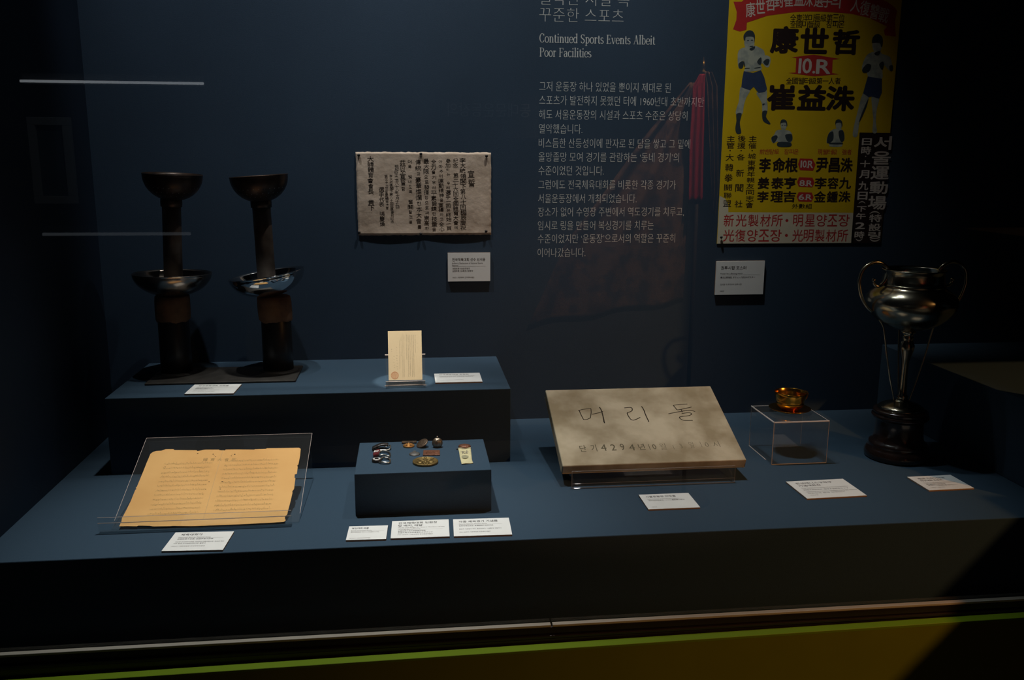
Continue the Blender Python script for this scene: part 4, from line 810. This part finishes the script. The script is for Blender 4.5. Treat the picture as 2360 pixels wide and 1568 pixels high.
# tilted brown disc leaning on its pin
c = dk(973, 1030); r = .0118
t = thing('tilted_badge', c, 'brown disc badge tilted up on its pin between the copper medal and the globe badge', 'badge', G)
M = Matrix.Translation(c + Z * .0068) @ Matrix.Rotation(math.radians(-28), 4, 'Y') @ Matrix.Rotation(math.radians(16), 4, 'X')
b = B(); lathe(b, [(0, -.0010), (r, -.0010), (r * 1.02, -.0002), (r, .0006), (r * .85, .0010), (0, .0013)], M, 36); obj('disc', b, BRN, t, True)
b = B(); tube(b, [c + X * .004 + Z * .0005, c + X * .005 + Z * .0072], .0014, 8); obj('pin_post', b, BRN, t, True)
# globe shaped gilt badge
c = dk(1008, 1031); r = .0095
t = thing('globe_badge', c, 'ribbed silver-bronze globe badge standing upright at the rear of the plinth', 'badge', G)
GLB = mat('silver_bronze', (.42, .34, .26), .3, metal=.9, noise=.25, nscale=120, bump=.3, bscale=260)
cc_ = c + Z * (r * .88)
b = B(); lathe(b, [(0, -r * .88), (r * .55, -r * .86), (r * .8, -r * .6), (r * .97, -r * .2), (r, .1 * r), (r * .86, .52 * r), (r * .55, .82 * r), (r * .2, .97 * r), (0, r)], Matrix.Translation(cc_) @ Matrix.Diagonal((1, .8, 1, 1)), 40); obj('globe', b, GLB, t, True)
b = B()
for k_ in range(6):
    a0 = math.pi * k_ / 6; tube(b, [cc_ + Vector((math.cos(a0) * math.sin(f_) * r * 1.02, math.sin(a0) * math.sin(f_) * r * .82, math.cos(f_) * r * 1.01)) for f_ in [-2.2 + 4.4 * i / 20 for i in range(21)]], .0006, 6)
obj('ribs', b, GLB, t, True)
b = B(); lathe(b, [(0, r * .95), (.0012, r * .97), (.0016, r * 1.08), (.0010, r * 1.2), (.0018, r * 1.28), (.0012, r * 1.4), (0, r * 1.45)], Matrix.Translation(cc_), 16); obj('finial', b, GLB, t, True)
# ribbon badge
c = dk(1070.5, 1031); 
t = thing('ribbon_badge', c, 'brown oval badge with a hanging cream cloth ribbon at the right of the plinth', 'badge', G)
rx = px2(1056.5, 1085, 1030) / 2
b = B(); lathe(b, [(0, 0), (rx, 0), (rx * 1.02, .0015), (rx * .93, .0035), (rx * .6, .0048), (0, .0052)], Matrix.Translation(c) @ Matrix.Diagonal((1, .85, 1, 1)), 40); obj('oval_pin', b, RUST, t, True)
b = B(); tube(b, [dk(1052, 1037) + Z * .0012, dk(1086, 1036) + Z * .0012], .0010, 8); obj('pin_bar', b, BRN, t, True)
SILK = mat('cream_ribbon_cloth', (.60, .54, .32), .8, noise=.12, nscale=70, bump=.3, bscale=400, spec=.1)
LFT = [dk(*q_) for q_ in ((1055, 1034.5), (1057.5, 1042), (1059, 1050), (1060, 1057), (1062.5, 1066), (1064, 1071.5))]; RGT = [dk(*q_) for q_ in ((1085, 1033.5), (1085.5, 1040), (1086.5, 1049), (1087, 1056), (1088.5, 1064), (1091, 1069.5))]
b = B(); rows = []
for l_, r_ in zip(smooth_path(LFT, 3), smooth_path(RGT, 3)):
    rows.append([b.verts.new(l_.lerp(r_, i / 8) + Z * (.0012 + .0008 * (math.sin(i * .9 + len(rows) * .8) * .5 + .5))) for i in range(9)])
for r0, r1 in zip(rows, rows[1:]):
    for i in range(8): b.faces.new((r0[i], r1[i], r1[i + 1], r0[i + 1]))
r_ = bmesh.ops.extrude_face_region(b, geom=list(b.faces)); bmesh.ops.translate(b, verts=[v_ for v_ in r_['geom'] if isinstance(v_, bmesh.types.BMVert)], vec=(0, 0, -.0005)); bmesh.ops.recalc_face_normals(b, faces=b.faces)
rbn = obj('cloth_ribbon', b, SILK, t, True)
p = Print(X, Y, .0024)
for s_ in ([(1062, 1044), (1072, 1043)], [(1067, 1043), (1066, 1049)], [(1072, 1045), (1080, 1044.5)], [(1076, 1041), (1076, 1048)], [(1072, 1047), (1078, 1048)], [(1068, 1046), (1072, 1049)]): p.strip([dk(*q_) for q_ in s_], .0012)
p.make('ribbon_writing', GREYINK, rbn)
p = Print(X, Y, .0023); p.poly([dk(*q_) for q_ in ((1065, 1053), (1072, 1051.5), (1080, 1054), (1079, 1058), (1073, 1060), (1066, 1059), (1063.5, 1056))]); p.make('ribbon_stamp', mat('faded_stamp', (.30, .28, .17), .8), rbn)
# belt buckles
def loopframe(b, pts, r_): tube(b, smooth_path(pts, 5, True), r_, 8, True)
def buckle(label, head, frame, kind):
    c = sum((dk(*q_) for q_ in head), Vector()) / len(head)
    t = thing('belt_buckle', c, label, 'buckle', G)
    F = [dk(*q_) for q_ in frame]; n_ = len(F)
    b = B(); loopframe(b, [q_ - Y * .0035 + Z * (.0018 + .0014 * math.sin(math.pi * (q_.x - F[0].x) / (max(f.x for f in F) - F[0].x + 1e-6))) for q_ in F], .0017); obj('loop_frame', b, STEEL if kind != 'dark' else BLKM, t, True)
    return t, c
t, c = buckle('maroon and silver belt buckle with white letters, middle of the three buckles', [(861, 1046), (874, 1043), (874, 1052), (861, 1055)], [(873, 1051), (876, 1042.5), (885, 1042), (896, 1044), (899, 1049), (897, 1053.5), (884, 1051.5)], 'maroon')
b = B(); P = [dk(*q_) for q_ in ((859.5, 1052), (862, 1045.5), (868, 1042.5), (876, 1041), (874.5, 1047), (873, 1052), (866, 1055), (861, 1056))]
prism(b, P, Z, .0055); bmesh.ops.bevel(b, geom=list(b.edges), offset=.0010, segments=2, affect='EDGES'); hd_ = obj('enamel_head', b, MAROON, t)
p = Print(X, (Y + X * .15), .0006)
for i in range(5):
    A = dk(862.5 + i * 2.1, 1050.2 - i * .35) + Z * .0056; p.strip([A, A + Y * (.0085 if i else .011) + X * .0012], .0010 if i else .0016)
p.make('head_letters', WENAM, hd_)
t, c = buckle('black belt buckle with a white round face, nearest of the three buckles', [(859, 1064), (878, 1058), (878, 1068), (859, 1070)], [(874, 1066.5), (881, 1057.5), (888, 1057.5), (896, 1058.5), (899, 1062), (897.5, 1068), (884, 1068.5)], 'white')
hc = dk(868.3, 1064.5); b = B(); rr = px2(857, 879, 1064) / 2
lathe(b, [(0, 0), (rr, 0), (rr * 1.03, .002), (rr, .0046), (rr * .93, .0052), (0, .0052)], Matrix.Translation(hc) @ Matrix.Diagonal((1, .98, 1, 1)), 40); hd_ = obj('round_head', b, BLKM, t, True)
b = B(); lathe(b, [(0, .0052), (rr * .80, .0052), (rr * .80, .0058), (0, .0060)], Matrix.Translation(hc), 40); fc = obj('white_face', b, WENAM, hd_, True)
b = B(); lathe(b, [(rr * .20, .0060), (rr * .42, .0060), (rr * .42, .0066), (rr * .20, .0066)], Matrix.Translation(hc), 30); box(b, hc.x - rr * .14, hc.x + rr * .14, hc.y - rr * .08, hc.y + rr * .08, HP + .006, HP + .0066); fo = obj('face_emblem', b, BLKM, hd_)
# dark buckle seen edge on, arched plate over its loop
c = dk(879, 1034)
t = thing('belt_buckle', c, 'dark arched belt buckle, rearmost of three at the left of the plinth', 'buckle', G)
b = B(); A = dk(858, 1040); D = dk(900, 1037); n = 18; rows = []
for i in range(n + 1):
    s_ = i / n; x_ = A.x + (D.x - .004 - A.x) * s_; zc = HP + .0030 + .0080 * math.sin(math.pi * min(1, s_ * .62 + .05)) 
    rows.append([b.verts.new((x_, A.y - .002 + .004 * s_ + w_ * (.0150 - .003 * s_), zc + .002 * (1 - (2 * w_ - 1) ** 2))) for w_ in (0, .2, .5, .8, 1)])
for r0, r1 in zip(rows, rows[1:]):
    for i in range(4): b.faces.new((r0[i], r1[i], r1[i + 1], r0[i + 1]))
r_ = bmesh.ops.extrude_face_region(b, geom=list(b.faces)); bmesh.ops.translate(b, verts=[v_ for v_ in r_['geom'] if isinstance(v_, bmesh.types.BMVert)], vec=(0, 0, -.0022)); bmesh.ops.recalc_face_normals(b, faces=b.faces); obj('arched_plate', b, BLKM, t, True)
b = B(); loopframe(b, [Vector((x_, y_, HP + z_)) for x_, y_, z_ in ((A.x + .002, A.y + .002, .0018), (A.x + .020, A.y - .001, .0014), (D.x - .003, D.y - .004, .0018), (D.x, D.y + .003, .0040), (D.x - .002, D.y + .011, .0050), (A.x + .02, A.y + .013, .0018), (A.x + .003, A.y + .011, .0018))], .0012); obj('loop_frame', b, STEEL, t, True)

# ================================================================== ACROSS THE AISLE (seen as reflections in the glass)
VY = -3.04
def vp(px, py): 
    q_ = bp(px, py, 'y', 2 * GY - VY); return Vector((q_.x, VY, q_.z))
t = thing('prize_banner', (vp(1618, 155).x, VY, -.9), 'draped ceremonial banner with red ribbon and gold tip, seen reflected in the glass', 'banner')
px_ = vp(1618, 300).x
b = B(); tube(b, [(px_, VY - .03, -.9), (px_, VY - .03, .965)], .009, 12); lathe(b, [(0, -.9), (.12, -.9), (.11, -.88), (.02, -.86), (0, -.86)], Matrix.Translation((px_, VY - .03, 0)), 32); obj('pole', b, mat('dark_pole', (.05, .035, .025), .4), t, True)
b = B(); lathe(b, [(0, .955), (.016, .957), (.018, .968), (.010, .975), (.014, .985), (.009, 1.0), (0, 1.03)], Matrix.Translation((px_, VY - .03, 0)), 20); obj('finial', b, mat('bright_gold', (.8, .5, .15), .25, metal=1), t, True)
def cloth(name, L_, m_, parent, amp, nz=24, nx=24, th_=.002, yo=0.0):
    b = B(); rows = []
    for j in range(nz + 1):
        f_ = j / nz; k0 = min(int(f_ * (len(L_) - 1)), len(L_) - 2); fr = f_ * (len(L_) - 1) - k0
        l0 = L_[k0][0].lerp(L_[k0 + 1][0], fr); r0 = L_[k0][1].lerp(L_[k0 + 1][1], fr)
        rows.append([b.verts.new(l0.lerp(r0, i / nx) + Y * (yo + amp * math.sin(i / nx * 15 + f_ * 2) * (.3 + f_))) for i in range(nx + 1)])
    for r0, r1 in zip(rows, rows[1:]):
        for i in range(nx): b.faces.new((r0[i], r0[i + 1], r1[i + 1], r1[i]))
    r_ = bmesh.ops.extrude_face_region(b, geom=list(b.faces)); bmesh.ops.translate(b, verts=[v_ for v_ in r_['geom'] if isinstance(v_, bmesh.types.BMVert)], vec=(0, -th_, 0)); bmesh.ops.recalc_face_normals(b, faces=b.faces)
    return obj(name, b, m_, parent, True)
RR = mat('red_ribbon', (.45, .012, .035), .6, noise=.1, nscale=30); FL = mat('brown_gold_brocade', (.20, .10, .055), .7, col2=(.07, .035, .03), nscale=16, c2lo=.45, c2hi=.6)
cloth('red_ribbon', [(vp(1606, 172), vp(1618, 172)), (vp(1590, 200), vp(1618, 200)), (vp(1582, 330), vp(1616, 330)), (vp(1580, 470), vp(1614, 470))], RR, t, .006, yo=.03)
cloth('brocade_side', [(vp(1617, 165), vp(1636, 168)), (vp(1622, 200), vp(1648, 200)), (vp(1628, 330), vp(1650, 330)), (vp(1632, 430), vp(1650, 440)), (vp(1630, 480), vp(1642, 500))], FL, t, .016, yo=.02)
cloth('draped_flag', [(vp(1590, 190), vp(1606, 190)), (vp(1480, 320), vp(1596, 320)), (vp(1400, 430), vp(1592, 430)), (vp(1300, 560), vp(1588, 540)), (vp(1210, 760), vp(1580, 700))], FL, t, .03, nz=40, nx=40, yo=-.01)
# lamp tube, glowing stand-in for a lit shelf edge, framed picture on the opposite side
WH = mat('pale_frame', (.35, .34, .30), .5, noise=.05)
for (xa_, xb_, yy, hh, m_, lab) in ((48, 470, 187, .010, emis('lamp_tube', (.85, .93, 1.0), 2.2), 'slim white lamp tube across the aisle, reflected high in the left of the glass'), (100, 440, 540, .012, emis('shelf_edge_glow', (.8, .9, 1.0), .30), 'dim glowing tube standing in for a lit shelf edge across the aisle, reflected beside the left torch')):
    A, D = vp(xa_, yy), vp(xb_, yy); b = B(); tube(b, [A, Vector((D.x, D.y, A.z))], hh / 2, 10); 
    t = thing('lamp_tube', A.lerp(D, .5), lab, 'lamp'); obj('tube', b, m_, t, True)
    b = B(); box(b, A.x, D.x, VY - .06, VY - .012, A.z - .01, A.z + .03); obj('housing', b, mat('lamp_housing', (.05, .05, .05), .5), t)

fm = emis('unused', (0, 0, 0), 0) if False else mat('pale_frame', (.35, .34, .30), .5, noise=.05)
A, D = vp(62, 270), vp(180, 470)
t = thing('picture_frame', ((A.x + D.x) / 2, VY, D.z), 'pale framed picture across the aisle, faintly reflected at the left edge of the glass', 'picture')
b = B(); w_ = .03
for x0, x1, z0, z1 in ((A.x, D.x, A.z - w_, A.z), (A.x, D.x, D.z, D.z + w_), (A.x, A.x + w_, D.z + w_, A.z - w_), (D.x - w_, D.x, D.z + w_, A.z - w_)): box(b, x0, x1, VY - .02, VY + .005, z0, z1, .002)
obj('frame', b, fm, t)
b = B(); box(b, A.x + w_, D.x - w_, VY - .015, VY - .008, D.z + w_, A.z - w_); obj('print', b, mat('dim_print', (.06, .08, .10), .6, col2=(.03, .05, .06), nscale=9), t)
A, D = vp(1015, 215), vp(1240, 320)
t = thing('text_panel', ((A.x + D.x) / 2, VY, D.z), 'dark text panel across the aisle, its mirrored heading faintly reflected above the declaration', 'sign')
b = B(); box(b, A.x, D.x, VY - .03, VY, D.z, A.z); obj('panel', b, DARKROOM, t)
p = Print(-X, Z, .0002); o_ = vp(1222, 268); p.line('동대문운동장의', o_, .060, o_.x - vp(1032, 268).x); p.make('heading', mat('dim_heading', (.35, .36, .36), .6), t)
